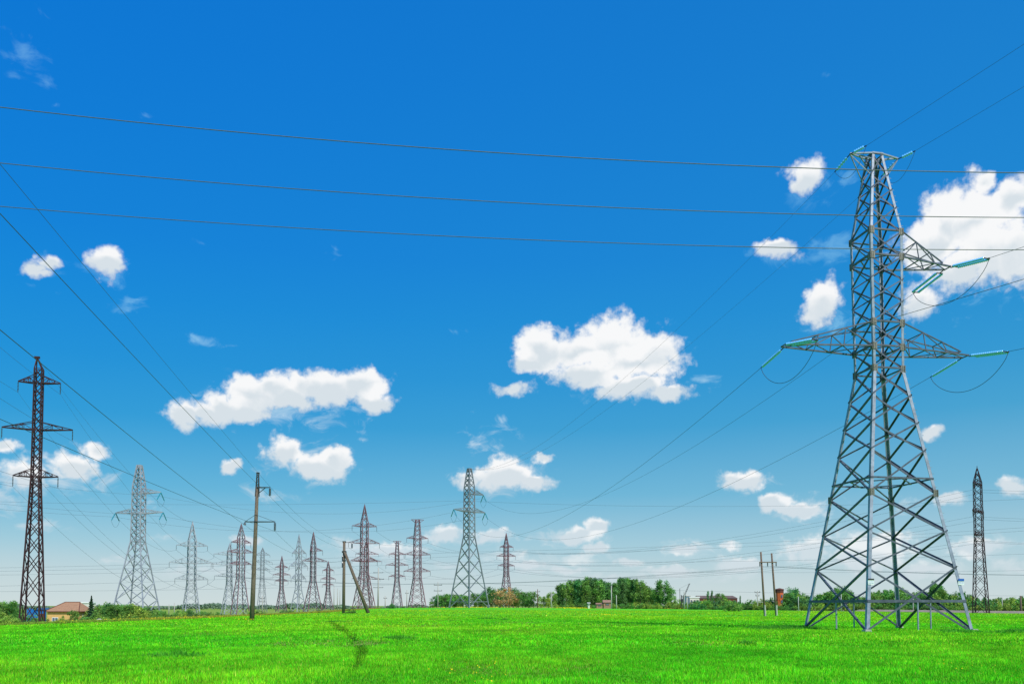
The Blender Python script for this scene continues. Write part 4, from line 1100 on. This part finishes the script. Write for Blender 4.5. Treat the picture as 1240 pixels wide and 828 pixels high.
BL = [ (250,499,32,18,.1),(330,470,40,24),(365,468,34,22),(1040,670,48,20,.22),(985,670,32,18,.25),(895,681,38,12,.3),(812,692,46,10,.32),(640,683,32,10,.32),(690,690,40,8,.35),(480,668,42,14,.28),(425,658,30,12,.3),(1118,690,60,12,.3),(1188,664,46,14,.28),(90,567,46,20,.26),(28,578,50,26,.3),(770,440,60,30),(1200,300,60,60),(1150,270,50,50),(1075,655,30,14,.25),(720,665,20,8,.35),(880,660,16,8,.38),(300,655,26,8,.38),(760,682,22,8,.38),
 (655,422,40,31),(698,426,50,34),(742,418,56,42),(786,428,48,34),(715,452,58,22),(765,468,56,20),(808,476,44,14,.15),(850,458,28,14,.5),(640,440,25,18,.15),
 # left cloud
 (228,503,27,22,.1),(266,492,26,20),(308,477,42,29),(350,480,44,22),(398,470,48,28),(434,465,42,27),(456,487,30,17,.1),(300,496,34,17,.2),
 (344,547,30,22),(384,566,46,20,.1),(404,558,24,18),(277,568,20,11,.25),(290,562,16,10,.28),
 (126,320,28,24,.1),(42,324,18,12,.25),(56,318,16,13,.28),(50,330,22,9,.3),(165,372,40,14,.62),(235,411,34,12,.5),(275,420,24,8,.72),(241,293,16,7,.68),(405,303,16,16,.72),
 (20,88,24,14,.62),(54,103,30,20,.6),(70,133,18,6,.7),(170,142,22,8,.75),
 (623,472,30,13,.3),(608,505,13,11,.5),(604,532,24,11,.55),(655,553,17,8,.3),(555,405,20,9,.78),(486,440,14,8,.75),(437,530,16,8,.72),
 (612,575,50,24),(645,584,34,14,.1),(567,580,22,13,.3),
 (540,645,28,16,.25),(592,650,34,12,.3),(694,648,42,13,.15),(721,639,22,14),(652,690,60,14,.5),
 (898,583,38,17),(942,609,24,14,.1),(966,617,34,11,.25),(829,663,30,12,.25),(820,690,60,14,.5),(890,682,50,18,.5),
 (985,662,50,26,.3),(1050,672,70,30,.3),(1120,690,90,20,.5),(1180,662,60,18,.4),(1150,605,30,13,.15),(1100,612,40,14,.5),(1226,590,26,16,.1),(1126,523,17,10,.3),
 (420,657,40,16,.5),(480,668,70,20,.5),(545,690,60,14,.6),
 (85,572,52,24,.42),(118,548,30,14,.3),(30,583,60,28,.45),(2,541,22,12,.3),(0,605,50,20,.5),(140,678,30,12,.4),(200,650,60,16,.7),(180,610,40,14,.72),
 (976,214,27,28,.15),(1022,218,22,18,.45),(940,302,36,16,.25),(995,362,28,34,.15),(1014,395,22,20,.4),(1012,290,38,18,.5),
 (1178,268,62,52),(1130,292,46,44),(1228,240,46,34),(1228,300,50,52),(1165,325,48,32,.1),(1108,366,40,30,.3),(1190,222,24,18,.2),(1000,90,14,14,.78),
 (780,690,50,10,.6),(700,700,80,10,.7),(1225,690,60,20,.55),(370,690,60,16,.65)]
MAIN = [b_ for b_ in BL if (b_[4] if len(b_) > 4 else 0) < .4]; WISP = [b_ for b_ in BL if len(b_) > 4 and b_[4] >= .4]
WISP += [(126,330,40,34,.45),(50,326,36,22,.5),(165,372,44,16,.45),(745,436,120,62,.5),(350,490,150,46,.5),(372,560,75,34,.45),(612,578,85,34,.45),(980,225,48,40,.45),(1000,375,50,50,.5),(1180,300,120,100,.45),(940,304,55,24,.45),(1010,300,60,26,.45),
  (690,650,70,22,.45),(900,585,55,24,.5),(970,615,70,22,.45),(85,575,80,34,.45),(1060,660,120,30,.4),(1200,662,70,26,.4),(830,664,48,20,.45),(700,676,90,14,.4),(860,695,110,14,.4),(610,675,80,16,.45),(450,668,90,24,.4),(250,690,90,14,.5),(560,648,70,20,.45),(760,700,120,9,.4),(1120,700,140,10,.4),(60,640,60,14,.5),(330,600,60,20,.6),(30,60,60,60,.7),(600,530,60,50,.65)]
F_ = field(MAIN); F2 = field(WISP)
PV0 = PV
lo_ = N.new('ShaderNodeVectorMath'); lo_.operation = 'ADD'; Lk.new(PV, lo_.inputs[0]); lo_.inputs[1].default_value = (0, -.015, 0); PV = lo_.outputs[0]
FB = field(MAIN); PV = PV0
nn = M('SUBTRACT', nz.outputs['Fac'], .5); n2 = M('SUBTRACT', nz2.outputs['Fac'], .5)
dens = M('ADD', M('MINIMUM', M('MULTIPLY', F_, 1.35), .9), M('ADD', M('ADD', M('MULTIPLY', nn, 1.9), .10), M('MULTIPLY', n2, 1.15)))
def srange(v, a, b, lo=0, hi=1):
    m_ = N.new('ShaderNodeMapRange'); m_.interpolation_type = 'SMOOTHSTEP'; Lk.new(v, m_.inputs['Value']); m_.inputs['From Min'].default_value = a; m_.inputs['From Max'].default_value = b
    m_.inputs['To Min'].default_value = lo; m_.inputs['To Max'].default_value = hi; return m_.outputs['Result']
alpha1 = srange(dens, .05, .70)
# stretched noise for the veils
st = N.new('ShaderNodeMapping'); st.inputs['Scale'].default_value = (1, 1.7, 1); st.inputs['Rotation'].default_value = (0, 0, .35); Lk.new(comb.outputs[0], st.inputs['Vector'])
nz3 = N.new('ShaderNodeTexNoise'); nz3.inputs['Scale'].default_value = 30; nz3.inputs['Detail'].default_value = 8; nz3.inputs['Roughness'].default_value = .62; nz3.inputs['Distortion'].default_value = .8; Lk.new(st.outputs[0], nz3.inputs['Vector'])
n3 = M('SUBTRACT', nz3.outputs['Fac'], .5)
dens2 = M('ADD', M('MINIMUM', M('ADD', M('MULTIPLY', F2, 1.5), .05), .62), M('MULTIPLY', n3, 2.3))
alpha2 = M('MULTIPLY', srange(dens2, .16, .95, 0, .66), srange(el, .16, .42, 1, .42))
alpha = M('MAXIMUM', M('MULTIPLY', alpha1, .985), alpha2)
under = M('SUBTRACT', M('MULTIPLY', M('SUBTRACT', F_, FB), 1.5), M('ADD', M('MULTIPLY', nn, .7), M('MULTIPLY', n2, .5)))
shade = M('MULTIPLY', srange(under, -.10, .75), 1.0)
shade = M('MAXIMUM', shade, M('MULTIPLY', srange(alpha, .85, .2), .45))
cc = N.new('ShaderNodeMix'); cc.data_type = 'RGBA'; Lk.new(shade, cc.inputs['Factor'])
cc.inputs['A'].default_value = (9.5, 9.55, 9.6, 1); cc.inputs['B'].default_value = (6.9, 7.6, 8.1, 1)
veil = N.new('ShaderNodeMix'); veil.data_type = 'RGBA'; Lk.new(M('MULTIPLY', M('GREATER_THAN', alpha2, alpha1), srange(el, .12, .35)), veil.inputs['Factor']); Lk.new(cc.outputs['Result'], veil.inputs['A']); veil.inputs['B'].default_value = (3.6, 7.4, 9.6, 1); cc = veil
lo = N.new('ShaderNodeMapRange'); Lk.new(el, lo.inputs['Value']); lo.inputs['From Min'].default_value = 0; lo.inputs['From Max'].default_value = .14; lo.inputs['To Min'].default_value = .62; lo.inputs['To Max'].default_value = 1
al2 = M('MULTIPLY', alpha, lo.outputs['Result'])
gate = M('GREATER_THAN', sep.outputs['Y'], 0.0)
al2 = M('MULTIPLY', al2, gate)
fin = N.new('ShaderNodeMix'); fin.data_type = 'RGBA'; Lk.new(al2, fin.inputs['Factor']); Lk.new(azx.outputs['Result'], fin.inputs['A']); Lk.new(cc.outputs['Result'], fin.inputs['B'])
Lk.new(fin.outputs['Result'], bg.inputs['Color'])

sun = bpy.data.lights.new('sun', 'SUN'); sun.energy = 4.2; sun.angle = radians(.5); sun.color = (1, .95, .87)
so = bpy.data.objects.new('sun', sun); COL.objects.link(so); so.rotation_euler = (-SUNV).to_track_quat('-Z', 'Y').to_euler(); so.location = (0, 0, 60)

cam = bpy.data.cameras.new('camera'); co_ = bpy.data.objects.new('camera', cam); COL.objects.link(co_); scn.camera = co_
co_.location = (0, 0, EYE); co_.rotation_euler = (radians(90)+PITCH, 0, 0)
cam.sensor_width = 36; cam.lens = FPX/1240*36; cam.shift_y = (CY-414)/1240; cam.clip_start = .1; cam.clip_end = 20000
scn.view_settings.view_transform = 'Standard'; scn.view_settings.look = 'None'; scn.view_settings.exposure = 0; scn.view_settings.gamma = 1
scn.cycles.max_bounces = 6; scn.cycles.transparent_max_bounces = 6
